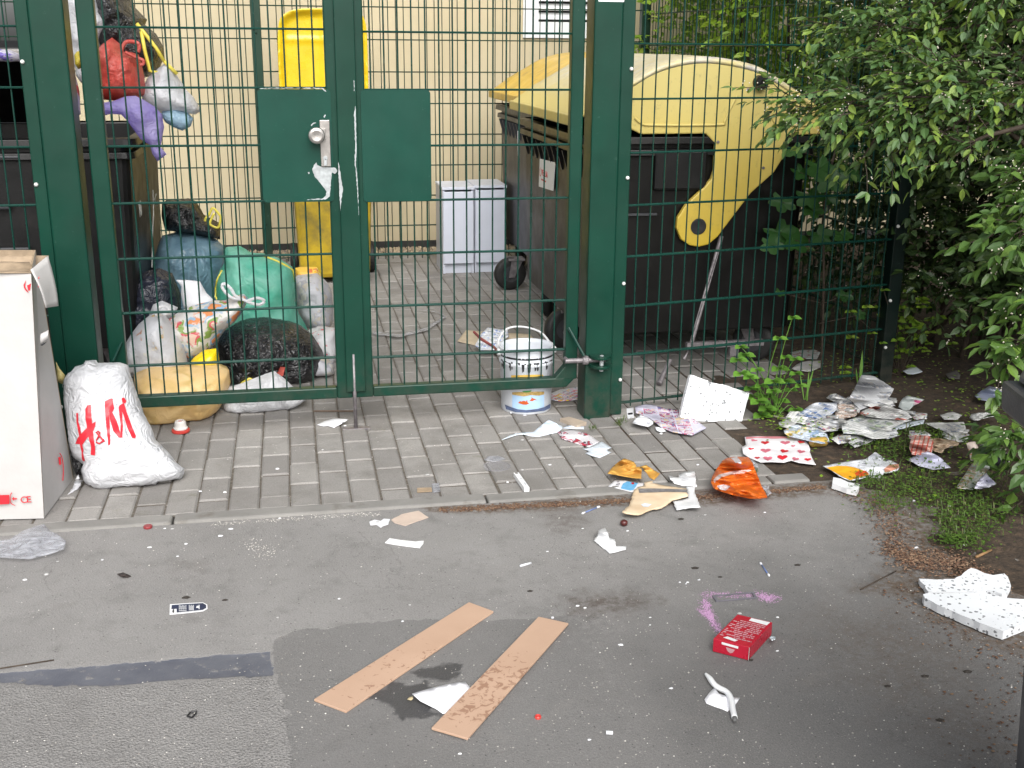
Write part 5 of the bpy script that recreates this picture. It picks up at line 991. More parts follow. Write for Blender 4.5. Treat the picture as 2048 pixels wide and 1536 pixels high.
tag(MB().tube([gp(*cA("1548,455")[0], .006), gp(*cA("1875,522")[0], .006)], [.004,.006], 6).make('stick', M("grey_weathered_stick", srgb(140,134,124), .8)), 'thin grey stick lying in front of the weeds by the fence', 'stick')
paper('plastic_bag', 'pale blue and white crumpled plastic bag beside the golden carton', 'bag', cA("1635,580 1690,550 1750,525 1850,545 1920,565 2020,615 2050,690 1980,700 1870,680 1780,655 1690,640 1645,610"), mixed_bag("pale_blue_bag", (.60,.66,.74), [(.35,.48,.68),(.68,.7,.74),(.75,.6,.2)], 22, .54), crumple=.022, cf=18, step=.008, amp=.008)
# ------------------------------------------------------------------ litter heap on the right bank
def news(seed, tint=(.74,.74,.73), ph=.3, cols=None): return printed("newspaper_print", tint, cols or [(.25,.25,.27),(.45,.44,.43),(.18,.22,.30),(.55,.52,.48)], .055,.05,.34,ph, line=150, rough=.8, seed=seed)
zb = .016
paper('newspaper', 'large grey newspaper sheet standing half open on top of the paper heap', 'newspaper', cB("600,222 660,222 720,236 800,285 890,345 862,400 830,440 790,470 740,482 700,490 640,515 590,532 540,480 490,430 540,340"), news(1,(.62,.63,.65),.22), lifts=[(1735,757,.16,.08),(1700,790,.08,.10)], amp=.006, crumple=.006, cf=15, base=zb, step=.010)
paper('newspaper', 'rolled-up pale newspaper end at the upper left of the paper heap', 'newspaper', cB("288,425 320,395 370,385 430,415 490,440 560,490 592,522 580,560 500,525 430,490 360,465"), news(2), lifts=[(1675,795,.03,.04)], crumple=.010, cf=16, base=zb, step=.01)
paper('newspaper', 'printed newspaper page with blue columns at the left of the paper heap', 'newspaper', cB("38,570 90,530 140,490 200,465 300,468 382,470 392,520 350,560 290,622 200,605 110,590"), printed("newspaper_blue", (.60,.62,.66), [(.12,.2,.42),(.4,.45,.55),(.5,.52,.56)], .05,.04,.6,.42, seed=6), lifts=[(1660,808,.02,.05)], crumple=.008, cf=14, base=zb, step=.01)
paper('magazine', 'brown and white patterned magazine page between the newspaper pages', 'magazine', cB("385,482 450,476 522,480 560,540 562,572 540,592 480,602 430,612 372,600 366,560 395,530"), printed("magazine_brown", (.55,.5,.46), [(.30,.14,.07),(.62,.6,.58),(.4,.2,.1),(.5,.42,.36)], .03,.02,.2,.85, seed=3), crumple=.018, cf=20, base=zb, step=.008)
paper('newspaper', 'crumpled newspaper with a dark hollow in the middle of the paper heap', 'newspaper', cB("568,562 640,525 720,500 810,480 860,490 905,522 1000,540 1052,600 1000,622 920,618 830,612 740,602 650,590"), news(4,(.58,.58,.57),.2,[(.05,.05,.05),(.5,.12,.08),(.5,.5,.48)]), lifts=[(1770,812,.05,.04),(1730,825,.03,.05)], crumple=.026, cf=14, base=zb, step=.010)
paper('newspaper', 'wide newspaper sheet at the lower middle of the paper heap with a greenish photo', 'newspaper', cB("420,645 530,605 640,575 720,600 870,612 1050,622 960,655 880,692 860,740 838,782 770,788 700,790 630,765 560,748 500,745 440,742 425,690"), news(5,(.62,.63,.62),.3,[(.3,.36,.26),(.5,.5,.5),(.22,.25,.28)]), crumple=.02, cf=13, lifts=[(1760,850,.05,.05),(1700,855,.02,.05)], base=zb, step=.010)
paper('newspaper', 'black and white newspaper strip in front of the paper heap', 'newspaper', cB("385,760 460,740 530,745 610,750 660,770 722,802 640,835 540,867 470,815"), news(9,(.56,.56,.57),.5,[(.04,.04,.05),(.6,.6,.62),(.1,.1,.12)]), amp=.006, base=zb)
paper('magazine', 'folded magazine with a pink underside right of the paper heap', 'magazine', cB("930,505 945,460 975,425 1010,405 1080,420 1162,440 1110,475 1070,490 1030,530 980,537"), printed("magazine_pink", (.52,.56,.55), [(.45,.06,.18),(.5,.54,.52),(.25,.3,.3)], .06,.05,.3,.35, seed=5), lifts=[(1820,795,.03,.05)], crumple=.008, cf=18, base=zb, step=.01)
rs_ = random.Random(44)
for k in range(24):
    cx_, cy_ = rs_.choice(((1690,850),(1740,830),(1650,830),(1780,860),(1830,830),(1720,880),(1620,850),(1870,870),(1760,800))); cx_ += rs_.gauss(0,32); cy_ += rs_.gauss(0,10); w_ = rs_.uniform(18,44); a0 = rs_.uniform(0,6.28); n_ = rs_.randint(4,6)
    paper('newspaper_scrap', 'torn newspaper scrap strewn in and around the paper heap', 'scrap', [(cx_+w_*math.cos(a0+6.283*j/n_)*rs_.uniform(.7,1.2), cy_+w_*.42*math.sin(a0+6.283*j/n_)*rs_.uniform(.7,1.2)) for j in range(n_)][::-1], rs_.choice([news(20+k), news(40+k, (.6,.61,.63), .5), m_paper_g, printed("scrap_print", (.66,.66,.66), [(.5,.1,.1),(.2,.3,.5),(.6,.55,.3),(.62,.62,.62)], .03,.025,.4,.5, line=150, seed=k)]), crumple=rs_.uniform(.004,.014), cf=16, amp=.005, base=zb-.004+.0012*(k%6), step=.011, rag=.003, seed=k, group='torn newspaper scrap in the paper heap', lifts=[(cx_+w_*.6,cy_,rs_.uniform(0,.04),.03)])
paper('paper', 'pale blue paper strip at the right of the paper heap', 'paper', cB("850,690 930,660 1000,640 1080,630 1162,620 1152,655 1060,675 960,702 890,712"), m_paper_b, amp=.012, base=zb)
paper('newspaper', 'grey newspaper piece with curled corner on the grass right of the paper heap', 'newspaper', cB("1160,650 1240,645 1380,645 1512,638 1532,700 1490,740 1440,782 1390,750 1330,720 1250,690"), news(12,(.48,.48,.46),.3), lifts=[(1920,860,.03,.04)], crumple=.01, cf=14, base=zb, step=.01)
paper('paper', 'bluish white paper lying far back under the shrubs', 'paper', cB("968,186 1020,160 1070,140 1110,165 1145,192 1110,205 1060,215 1010,212"), m_paper_b, base=.025, amp=.006)
paper('paper', 'dark soiled paper lying far back under the shrubs next to the bluish one', 'paper', cB("1350,215 1400,190 1450,180 1480,220 1476,256 1420,255 1376,250"), M("soiled_paper", (.16,.15,.14), .8, .2), base=.025, amp=.006)
paper('paper', 'bluish grey paper beside the grey bin under the shrub leaves', 'paper', cB("1608,408 1670,360 1740,320 1800,335 1872,350 1862,440 1800,455 1720,452 1650,440"), M("blue_grey_paper", (.36,.40,.52), .6, .08, 14, .2), base=.022, amp=.008, lifts=[(1985,780,.04,.05)])
paper('paper', 'crumpled greyish paper below the bluish grey one by the grey bin', 'paper', cB("1560,605 1580,570 1640,556 1720,556 1832,560 1790,590 1700,605 1620,632"), m_paper_g, base=.02, crumple=.02, cf=20)
m_chk = NT("red_checked_print"); u_ = m_chk.uv(); sx_ = m_chk.n('ShaderNodeSeparateXYZ'); m_chk.l(u_, sx_.inputs[0]); f1_ = m_chk.math('LESS_THAN', m_chk.math('FRACT', m_chk.math('MULTIPLY', sx_.outputs[0], 62)), .3); f2_ = m_chk.math('LESS_THAN', m_chk.math('FRACT', m_chk.math('MULTIPLY', sx_.outputs[1], 62)), .3)
m_chk.col(m_chk.mix(m_chk.math('MAXIMUM', f1_, f2_), (.60,.52,.46), (.55,.10,.07))); m_chk.rough(.4)
paper('food_wrapper', 'red and cream checked bread wrapper lying on the grass', 'wrapper', cB("1030,830 1045,780 1060,755 1130,760 1200,765 1240,800 1240,870 1220,930 1130,935 1050,932 1025,870"), m_chk.m, crumple=.03, cf=12, base=.015, lifts=[(1838,885,.04,.05)], step=.008)
paper('food_wrapper', 'brown crinkled wrapper end with a red tip, right of the checked one', 'wrapper', cB("1190,790 1290,785 1390,800 1430,812 1472,825 1460,850 1400,855 1340,880 1320,920 1250,900 1200,870"), printed("brown_wrapper", (.36,.27,.18), [(.32,.22,.14),(.45,.36,.26),(.28,.2,.14)], .03,.03,.1,.8), crumple=.03, cf=16, base=.015, step=.008)
paper('paper', 'white folded paper with pointed corners on the grass below the checked wrapper', 'paper', cB("1005,975 1060,950 1120,925 1190,900 1260,930 1320,968 1355,1010 1395,1047 1320,1055 1240,1066 1170,1045 1110,1030 1060,1000"), M("lavender_white_paper", (.66,.66,.80), .55, .04, 12, .15), lifts=[(1856,905,.05,.05)], base=.012, crumple=.008, cf=14)
fl = paper('flyer', 'white advertising flyer with an orange corner at the edge of the grass', 'flyer', cB("255,1032 360,1010 480,990 640,970 685,935 725,905 770,940 812,970 870,985 932,1020 938,1050 920,1075 860,1090 800,1100 762,1140 700,1135 662,1128 580,1150 500,1165 450,1145 400,1120 330,1070"), printed("flyer_print", (.68,.70,.74), [(.5,.5,.55),(.68,.7,.74),(.1,.1,.15)], .06,.03,.5,.2, seed=8), lifts=[(1750,905,.045,.035),(1770,935,.02,.04)], amp=.006, base=.006, crumple=.006)
decal(fl, [cB("290,1046 380,1032 470,1032 540,1045 640,1080 670,1108 640,1120 560,1140 500,1160 440,1132 380,1098")], M("print_orange_yellow", srgb(238,172,40), .5, .08, 30, 0), 'orange_corner', .0012); decal(fl, [cB("540,1100 580,1070 640,1075 665,1100 620,1118 570,1130")], M("print_red_orange", srgb(214,84,40), .5), 'red_picture', .0018); decal(fl, [cB("800,1060 850,1020 930,1015 935,1050 870,1075 810,1090")], M("print_terracotta", srgb(200,140,116), .5), 'picture', .0012)
gslab('plastic_profile', 'short white plastic block lying at the corner of the kerb', 'plastic profile', cB("350,1132 420,1145 480,1175 585,1195 578,1225 560,1256 470,1235 420,1215 340,1190"), m_white_lac, .018, seed=4)
paper('magazine', 'shiny magazine with a portrait photo lying at the foot of the shrub', 'magazine', cB("1443,1227 1480,1160 1520,1110 1555,1055 1590,1005 1670,1015 1762,1035 1700,1095 1660,1150 1620,1200 1590,1242 1500,1235"), printed("magazine_green", (.5,.54,.52), [(.28,.34,.16),(.5,.56,.58),(.5,.3,.16),(.62,.64,.6)], .06,.06,.2,.7, seed=2), base=.02, lifts=[(1960,930,.05,.05)], amp=.006)
paper('paper', 'crumpled white paper wad beside the shiny magazine', 'paper', cB("1605,1232 1640,1165 1675,1120 1712,1092 1740,1130 1802,1190 1770,1210 1720,1225 1660,1235"), M("lavender_wad", (.58,.58,.68), .6, .05, 12, .2), base=.02, crumple=.04, cf=18, step=.008)
pillow('packet', 'orange and white drink packet standing at the foot of the shrub', 'packet', cB("1535,832 1570,818 1612,815 1645,880 1672,940 1660,978 1620,985 1572,988 1562,910"), printed("orange_packet", (.6,.5,.44), [(.6,.2,.06),(.65,.6,.55),(.55,.25,.1)], .025,.018,.2,.75), gp(1950,922,.02).y, .2, tf=.018, wr=.002)
mb = MB(); c = gp(*cB("1755,985")[0], .03); ax = Vector((.5,-.7,.15)).normalized(); cn = thing('can', 'dark empty tin can lying on its side at the foot of the shrub', 'can', (c.x,c.y,.0)); mb.tube([c+ax*.05, c-ax*.04], .031, 20, cap=False).tube([c+ax*.046, c-ax*.038], .0295, 20, cap=True); mb.make('can_body', M("dark_tin", (.04,.04,.045), .35, .2, 20, .1, metal=.5), cn, smooth=True)
mb = MB(); n_ = 24; 
a_ = ax.cross(Vector((0,0,1))).normalized(); b_ = ax.cross(a_); mb.tube([c+ax*.051+(a_*math.cos(2*math.pi*k/n_)+b_*math.sin(2*math.pi*k/n_))*.031 for k in range(n_+1)], .0022, 6); mb.make('can_rim', m_steel, cn, smooth=True)
paper('foil', 'small crumpled silver foil above the dark tin can', 'foil', cB("1655,850 1690,830 1725,850 1728,890 1690,915 1665,890"), M("silver_foil", (.55,.6,.62), .25, .1, 20, .4, metal=.8), base=.03, crumple=.02, cf=40, step=.006)
paper('leaflet', 'red and white printed leaflet behind the mesh panel, on the yard side', 'leaflet', cB("-20,165 20,130 70,105 130,95 250,92 262,120 240,152 200,170 140,192 70,185 10,178"), M("white_wet_paper", (.58,.57,.56), .6), amp=.006)
paper('leaflet', 'grey and maroon leaflet behind the mesh panel above the white one', 'leaflet', cB("-30,20 60,0 180,-5 235,20 205,80 120,78 30,75 -20,60"), printed("maroon_leaflet", (.40,.42,.42), [(.2,.05,.05),(.4,.42,.42),(.3,.35,.36)], .09,.025,.4,.5), amp=.006)
# ------------------------------------------------------------------ things on the lane
def wood_mat():
    t = NT("stained_hardboard"); p = t.obj(); c = t.mix(t.ramp(t.noise(p, 5, 4), .3, .7), srgb(176,146,124), srgb(188,158,136)); c = t.mix(t.math('MULTIPLY', t.ramp(t.noise(p, 500, 2), .5, .7), .3), c, srgb(158,128,106))
    u = t.uv(); s = t.n('ShaderNodeSeparateXYZ'); t.l(u, s.inputs[0]); at = t.n('ShaderNodeAttribute', attribute_type='OBJECT', attribute_name='stain'); zone = t.math('MULTIPLY', at.outputs['Fac'], t.math('MULTIPLY', t.ramp(s.outputs[0], .02, .07), t.ramp(s.outputs[0], .42, .30)))
    w_ = t.math('ADD', t.noise(p, 46, 4, .6, 1.2), t.math('MULTIPLY', zone, .16)); c = t.mix(t.math('MULTIPLY', t.ramp(w_, .70, .735), .6), c, srgb(120,80,58)); t.col(c); t.rough(.6); t.bump(t.noise(p, 300, 3), .12, .001); return t.m
m_hb = wood_mat()
for lab, px, st in (('brown hardboard strip lying on the lane, the left one with few stains', "628,1398 938,1204 987,1222 692,1422", .55), ('brown hardboard strip with dark stains, the right one resting on white paper', "863,1455 1077,1233 1137,1246 935,1476", 1.05)):
    s = gslab('hardboard_strip', lab, 'board', c1(px), m_hb, .006, -.003 if st < 1 else .0, group='hardboard strips on the lane', bev=.001, seed=2); s.o['stain'] = st
paper('paper', 'sheet of white paper lying on the lane partly under the stained hardboard strip', 'paper', cG("790,838 900,805 1030,772 1165,750 1185,775 1230,830 1100,960 1010,980 960,945 900,915 850,890"), M("bright_white_paper", (.82,.82,.86), .5, .02, 10, .08), base=-.0035, amp=.002, lifts=[(838,1395,.012,.05)], th=.0006)
paper('leaf', 'dry yellowish leaf beside the white paper on the lane', 'leaf', cG("755,878 770,862 795,855 800,872 785,884"), M("dry_leaf", srgb(190,176,140), .7), base=-.003, lifts=[(822,1394,.008,.02)], step=.005)
# red packet
rbx = thing('packet_box', 'red printed cardboard packet with white text lying on the lane', 'box', tuple(gp(1480,1300)))
bt = [gp(x,y,-.003) for x,y in ((1425,1303),(1497,1321),(1543,1270),(1470,1258))]; hz_ = .036
b4 = [bt[0], bt[1], bt[2], bt[0]+(bt[2]-bt[1])]; t4 = [p+Vector((0,0,hz_)) for p in b4]
m_redbox = M("red_carton", (.46,.012,.035), .3, .08, 12, .1); MB().hexa(b4, t4).make('carton', m_redbox, rbx, bev=.0015)
ex, ey = (t4[1]-t4[0]), (t4[3]-t4[0]); tq = lambda u, v: t4[0]+ex*u+ey*v+Vector((0,0,.0008)); mb = MB(); rd = random.Random(5)
for r in range(11):
    v = .16+r*.062; u = .06
    while u < .92:
        l = rd.uniform(.04,.14); l = min(l, .94-u)
        if rd.random() < .86: mb.add([tq(u,v), tq(u+l,v), tq(u+l,v+.030), tq(u,v+.030)], [(0,1,2,3)])
        u += l+.018
mb.make('printed_text', M("pink_white_ink", (.62,.36,.40), .45), rbx)
mb = MB(); mb.add([tq(.42,.86), tq(.94,.84), tq(.95,.97), tq(.42,.97)], [(0,1,2,3)]); mb.add([tq(.20,.10), tq(.55,.06), tq(.60,.13), tq(.28,.17)], [(0,1,2,3)]); mb.make('white_label', m_white_lac, rbx)
fe = (b4[1]-b4[0]); fn = Vector((fe.y,-fe.x,0)).normalized()*.0012; fq = lambda u, v: b4[0]+fe*u+Vector((0,0,hz_*v))+fn
MB().add([fq(.24,.74), fq(.70,.70), fq(.70,.88), fq(.24,.92)], [(0,1,2,3)]).make('white_label', m_white_lac, rbx); MB().add([fq(.36,.60), fq(.62,.58), fq(.56,.30), fq(.50,.22), fq(.42,.32)], [(0,1,2,3,4)]).make('printed_emblem', M("pale_pink_ink", (.55,.3,.32), .45), rbx)
mb = MB(); mb.tube([b4[1]+fn+Vector((0,0,.001)), t4[1]+fn], .0008, 5); mb.make('worn_edge', m_card_w, rbx)
paper('foil', 'twisted silver foil scrap behind the right side of the red packet', 'foil', cK("868,640 890,625 925,628 928,650 900,665"), M("foil_scrap", (.6,.65,.68), .3, .1, 20, .3, metal=.7), base=-.003, crumple=.012, cf=60, step=.004)
q = [gp(x,y,-.002) for x,y in ((1424,1193),(1508,1186),(1514,1197),(1432,1204))]; cq = sum(q, Vector())/4; inn = [p.lerp(cq,.12)+(Vector((0,0,0))) for p in q]; mb = MB()
for i in range(4): j = (i+1)%4; mb.hexa([q[i],q[j],inn[j],inn[i]],[p+Vector((0,0,.004)) for p in (q[i],q[j],inn[j],inn[i])])
tag(mb.make('plastic_rectangle', M("grey_plastic", srgb(118,116,124), .4)), 'thin grey rectangular plastic frame lying on the pink powder', 'plastic frame')
# cable-like twist and its paper
tw = smoothline([gp(*cK(s)[0], .006) for s in ("312,955 345,990 390,1050 440,1085 490,1110 525,1150 545,1210 552,1270 565,1330 570,1370".split())], 4); n_ = len(tw)
t = thing('plastic_twist', 'twisted white plastic strip with a dark tip lying on the lane below the red packet', 'plastic strip', tuple(tw[0])); mb = MB(); mb.tube(tw[:-3], [.003+.004*min(1,k/5) for k in range(n_-3)], 8); mb.make('strip', m_white_lac, t, smooth=True); MB().tube(tw[-4:], [.006,.0055,.0045,.003], 8).make('tip', M("dark_grey_tip", (.15,.15,.15), .5), t, smooth=True)
paper('paper', 'small white torn paper under the twisted white plastic strip', 'paper', cK("302,1180 345,1120 390,1075 430,1130 500,1150 545,1160 615,1165 580,1215 545,1250 505,1285 460,1265 400,1245 320,1215"), M("white_paper_bright", (.82,.82,.85), .5, .02, 10, .1), base=-.003, lifts=[(1430,1390,.012,.02)], amp=.002)
# hang tag
tg = gslab('hang_tag', 'dark blue pointed swing tag with white print lying on the lane', 'tag', cH("1160,370 1270,363 1385,357 1415,372 1417,400 1388,416 1270,430 1157,440"), m_white_lac, .001, -.003)
decal(tg, [cH("1172,377 1270,370 1384,363 1407,376 1408,397 1384,410 1270,422 1206,428 1206,402 1170,405")], M("navy_ink", srgb(44,52,78), .5), 'navy_print', .0006)
mb = MB(); pt = lambda s: [tg.at(x,y,.0014) for x,y in cH(s)]
for k in range(7):
    a = 1222+k*7.6
    for y0_, y1_ in ((376+(k%3)*2,388),(391,405-(k%2)*3),(408,418)):
        mb.add(pt(f"{a},{y1_} {a+3.5},{y1_} {a+3.5},{y0_} {a},{y0_}"), [(0,1,2,3)])
for k in range(5):
    a = 1290+k*7.2; mb.add(pt(f"{a},412 {a+3.5},412 {a+3.5},{374+(k%2)*6} {a},{374+(k%2)*6}"), [(0,1,2,3)])
mb.add(pt("1338,395 1356,395 1356,382 1344,380"), [(0,1,2,3)]); mb.add(pt("1356,404 1362,404 1362,374 1356,374"), [(0,1,2,3)]); mb.make('printed_text', m_white_lac, tg.o)
decal(tg, [cH("1176,420 1184,406 1188,406 1188,430 1180,432")], m_black, 'printed_number', .0014)
# clip, cap, butts, scraps
cl = [gp(*cH(s)[0], .001) for s in "1278,1132 1300,1108 1342,1100 1338,1115 1308,1145 1278,1132".split()]; tag(MB().tube(cl, .0022, 6).make('wire_clip', m_black), 'small black triangular clip on the rough tarmac, bottom left', 'clip')
q = gp(296,1056,-.004); tag(MB().lathe(q, [(.0125,0),(.0135,.002),(.0135,.007),(.012,.0085),(.004,.0085)], 22).make('bottle_cap', M("dark_red_plastic", (.28,.04,.045), .4), bev=.0006), 'dark red plastic bottle cap by the kerb in front of the carton', 'bottle cap')
q = gp(1076,1436,-.004); tag(MB().lathe(q, [(.007,0),(.0075,.004),(.006,.006),(.003,.004)], 16).make('plastic_bit', M("bright_red_plastic", (.62,.05,.04), .35)), 'tiny bright red plastic ring right of the stained hardboard strip', 'plastic bit')
q = gp(1248,1046,.006); mb = MB(); n0 = 14
mb.lathe(q-Vector((0,0,.010)), [(.003,0),(.009,.003),(.0125,.009),(.011,.016),(.006,.020),(.001,.021)], 16); tag(mb.make('chestnut', M("chestnut_skin", (.10,.022,.020), .3, .2, 60, .1), smooth=True), 'round reddish brown chestnut lying on the lane', 'chestnut')
def rod(name, label, cat, a, b, r, mat, tipmat=None):
    A, B = gp(*a, r-.004), gp(*b, r-.004); t = thing(name, label, cat, tuple(A)); MB().tube([A,B], r, 8).make('stem', mat, t, smooth=True)
    if tipmat:
        d = (B-A)
        for p, s in ((A,1),(B,-1)): MB().tube([p-d*.04*s, p+d*.02*s, p+d*.16*s], [r*.9,r*1.7,r*1.1], 8).make('tip', tipmat, t, smooth=True)
m_bl = M("blue_stem_plastic", srgb(110,130,180), .4)
rod('cotton_swab', 'cotton swab with blue stem lying near the brown debris at the kerb', 'cotton swab', cC("1180,1365")[0], cC("1330,1305")[0], .0022, m_bl, m_paper); rod('cotton_swab', 'cotton swab with blue stem lying on the lane above the grey plastic frame', 'cotton swab', (1521,1126), (1538,1151), .0022, m_bl, m_paper)
rod('cigarette_end', 'pale cigarette end with a dark burnt end in the middle of the lane', 'cigarette end', (1040,1132), (1062,1126), .0035, m_paper); rod('cigarette_end', 'white stub lying on the lane right of the stained hardboard strip', 'cigarette end', (1212,1465), (1226,1466), .0045, m_paper)
rod('twig', 'pale peeled twig at the right edge of the lane by the grass', 'twig', cL("605,585")[0], cL("760,672")[0], .0022, m_paper_g)
rod('twig', 'dark twig lying on the lane in front of the brown debris', 'twig', cL("420,1035")[0], cL("740,868")[0], .002, m_wood); rod('twig', 'thin bent brown twig at the left edge above the bluish tar strip', 'twig', (-20,1340), (108,1320), .0018, m_wood)
rod('wood_splinter', 'light wooden splinter lying in the brown debris above the polystyrene', 'splinter', cL("1462,742")[0], cL("1600,678")[0], .004, M("pale_wood", srgb(150,116,78), .7))
gslab('cardboard_scrap', 'greyish beige cardboard scrap with a dark slot on the lane below the kerb', 'cardboard', cI("1660,262 1730,225 1790,212 1840,203 1905,245 1835,268 1790,285 1752,300 1680,280"), M("greige_cardboard", srgb(196,178,164), .7, .06, 20, .1), .0025, -.003, rag=.001)
decal(gslab('paper_scrap', 'white torn paper scrap left of the greyish cardboard scrap', 'scrap', cI("1515,275 1550,262 1590,270 1610,255 1652,258 1640,290 1610,300 1590,312 1560,292 1522,296"), m_paper, .002, -.003, rag=.001), [cI("1560,275 1580,274 1580,280 1562,281")], m_paper_g, 'fold')
gslab('plastic_strip', 'white perforated plastic strip lying on the lane in the middle', 'plastic strip', cI("1618,412 1648,383 1720,395 1820,405 1845,402 1875,400 1872,418 1850,446 1760,435 1690,425"), m_white_lac, .003, -.003, bev=.0008)
paper('plastic_piece', 'torn white plastic tray piece standing on the lane left of the chestnut', 'plastic piece', cJ("1178,330 1205,290 1215,250 1245,235 1272,226 1290,260 1302,305 1330,315 1352,322 1358,378 1400,378 1442,378 1442,402 1380,420 1310,434 1280,410 1250,390 1210,355"), m_white_lac, lifts=[(1212,1065,.035,.030),(1222,1082,.02,.03)], base=-.003, amp=.003, th=.002, rag=.001, step=.006)
paper('leaf', 'dark curled leaf with a white fleck on the lane, left of the swing tag', 'leaf', cH("798,163 840,153 870,165 896,178 870,188 825,180"), M("dark_dead_leaf", (.06,.045,.04), .7, .3, 90), base=-.003, lifts=[(250,1149,.010,.012)], step=.004)
m_wp = m_paper
for lab, pts in (('white paper crumb by the left end of the tar strip', "78,1146 92,1149 84,1156"), ):
    pass
rd = random.Random(21); crumbs = [(94,1149,9),(50,1160,7),(205,1120,6),(115,1123,5),(300,1095,6),(355,1113,6),(330,1057,5),(345,1058,6),(462,1058,7),(440,1072,8),(560,1037,5),(372,1088,5),(555,1235,5),(678,1198,5),(805,1243,5),(938,1225,5),(820,1210,5),(1105,1236,8),(1155,1212,9),(1170,1216,7),(1480,1227,9),(1555,1235,6),(1242,1290,11),(1342,1377,7),(920,1508,5),(1178,1480,6),(1095,1103,6),(1255,1062,5),(1165,1057,4),(1300,1235,5),(1300,1250,4),(1398,1160,6),(1375,1165,6),(1360,1165,6),(1372,1168,5),(1555,1302,6),(1410,1030,5),(1045,940,5),(1015,965,6),(1100,930,6),(1045,880,6),(1033,868,7),(1010,795,9),(1025,826,10),(1050,831,8),(1505,995,6),(1665,975,5),(1828,1002,5),(1900,1012,6),(1930,1090,6),(1895,1117,5),(1833,1096,6),(1845,1170,5),(855,950,6),(645,900,5),(555,938,9),(450,985,6),(400,983,6),(690,852,6),(825,1005,6),(1218,815,8),(1230,818,6),(1322,868,6),(1395,930,5),(1530,1025,5)]
base_c = None
for i, (x, y, s) in enumerate(crumbs):
    c = gp(x, y, -.003 if y > 1000 else .001); S = s*.00085*(1.25 if y < 1100 else .9); n = rd.randint(5,7); a0 = rd.uniform(0,6); vs = [c+Vector((S*math.cos(a0+6.283*k/n)*rd.uniform(.6,1.3), S*math.sin(a0+6.283*k/n)*rd.uniform(.35,.8), 0)) for k in range(n)]; up_ = Vector((0,0,S*rd.uniform(.25,.6))); mb = MB(); mb.add(vs+[v.lerp(c,.25)+up_ for v in vs], [tuple(range(n))[::-1], tuple(range(n,2*n))]+[(k,(k+1)%n,(k+1)%n+n,k+n) for k in range(n)])
    tag(mb.make('white_crumb', rd.choice([m_paper, m_paper, m_white_lac, m_paper_g])), 'tiny white crumb of litter scattered on the ground', 'crumb', 'tiny white litter crumbs on the ground')
m_dark_cr = M('dark_bark_crumb', (.035,.028,.022), .8, .2, 90, 0)
mb = MB()
for x, y, s in ((1390,1136,7),(1595,1130,6),(1440,1154,4),(1362,1038,6),(450,1200,5),(372,1195,7),(1500,1320,5),(1060,1182,5),(1775,1372,5),(1850,1352,6),(1935,1343,7),(1880,1440,6)):
    c = gp(x, y, -.003); S = s*.0012; tag(MB().add([c+Vector((S*1.6*math.cos(k*1.26),S*math.sin(k*1.26),0)) for k in range(5)]+[c+Vector((0,0,S*.6))], [(k,(k+1)%5,5) for k in range(5)]).make('dark_crumb', m_dark_cr), 'small dark crumb lying on the lane', 'crumb', 'small dark crumbs on the lane')
# ------------------------------------------------------------------ plants
def leaf_mat(name, cols, trans=.3, rough=.4): 
    return isl_mat(name, cols, rough, trans)
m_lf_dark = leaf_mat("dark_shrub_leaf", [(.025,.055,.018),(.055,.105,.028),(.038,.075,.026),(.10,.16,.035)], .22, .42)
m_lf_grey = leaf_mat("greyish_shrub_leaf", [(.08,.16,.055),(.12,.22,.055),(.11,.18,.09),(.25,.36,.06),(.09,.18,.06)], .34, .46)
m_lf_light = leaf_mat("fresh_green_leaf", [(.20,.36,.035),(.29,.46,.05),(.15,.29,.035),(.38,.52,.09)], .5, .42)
m_lf_lane = leaf_mat("herb_leaf", [(.10,.24,.03),(.14,.30,.04),(.07,.17,.025)], .35, .45)
m_bloom = M("small_cream_buds", (.72,.66,.55), .6, .1, 60, 0)
def leaf(mb, p, d, n, L, W, fold=.25, droop=.2):
    d = d.normalized(); s = d.cross(n)
    if s.length < 1e-3: s = d.cross(Vector((1,.2,.1)))
    s.normalize(); u = s.cross(d); b = len(mb.v); f = lambda t, w, h: p+d*(L*t)+s*(W*w)+u*(L*h)
    mb.v += [f(0,0,0), f(.28,.42,fold*.30), f(.28,0,0), f(.28,-.42,fold*.30), f(.62,.40,fold*.28-droop*.25), f(.62,0,-droop*.2), f(.62,-.40,fold*.28-droop*.25), f(1,0,-droop*.6)]
    mb.f += [(b,b+1,b+2),(b,b+2,b+3),(b+1,b+4,b+5,b+2),(b+2,b+5,b+6,b+3),(b+4,b+7,b+5),(b+5,b+7,b+6)]; mb.mi += [0]*6
def rv(r): return Vector((r.gauss(0,1), r.gauss(0,1), r.gauss(0,1))).normalized()
def spray(mb, r, p, d, ln, nl, L, flat=.5, buds=None, stems=None):
    d = d.normalized(); q = p; pts = [p]
    for k in range(nl):
        d = (d+rv(r)*.16+Vector((0,0,-.05))).normalized(); q = q+d*(ln/nl); pts.append(q); side = d.cross(Vector((0,0,1))); side = side.normalized() if side.length > .05 else rv(r)
        s = 1 if k%2 else -1; ld = (d*.7+side*s*r.uniform(.5,1.1)+rv(r)*.3+Vector((0,0,-.15))); nn = (Vector((0,0,1))*flat+rv(r)*(1-flat)); l = L*r.uniform(.6,1.15); leaf(mb, q, ld, nn, l, l*r.uniform(.48,.62), .25, r.uniform(.0,.5))
        if buds is not None and r.random() < .075:
            for _ in range(r.randint(2,5)): buds.append(q+rv(r)*.018+Vector((0,0,.008)))
    leaf(mb, q, d, Vector((0,0,1))+rv(r)*.5, L, L*.5)
    if stems is not None: stems.append(pts)
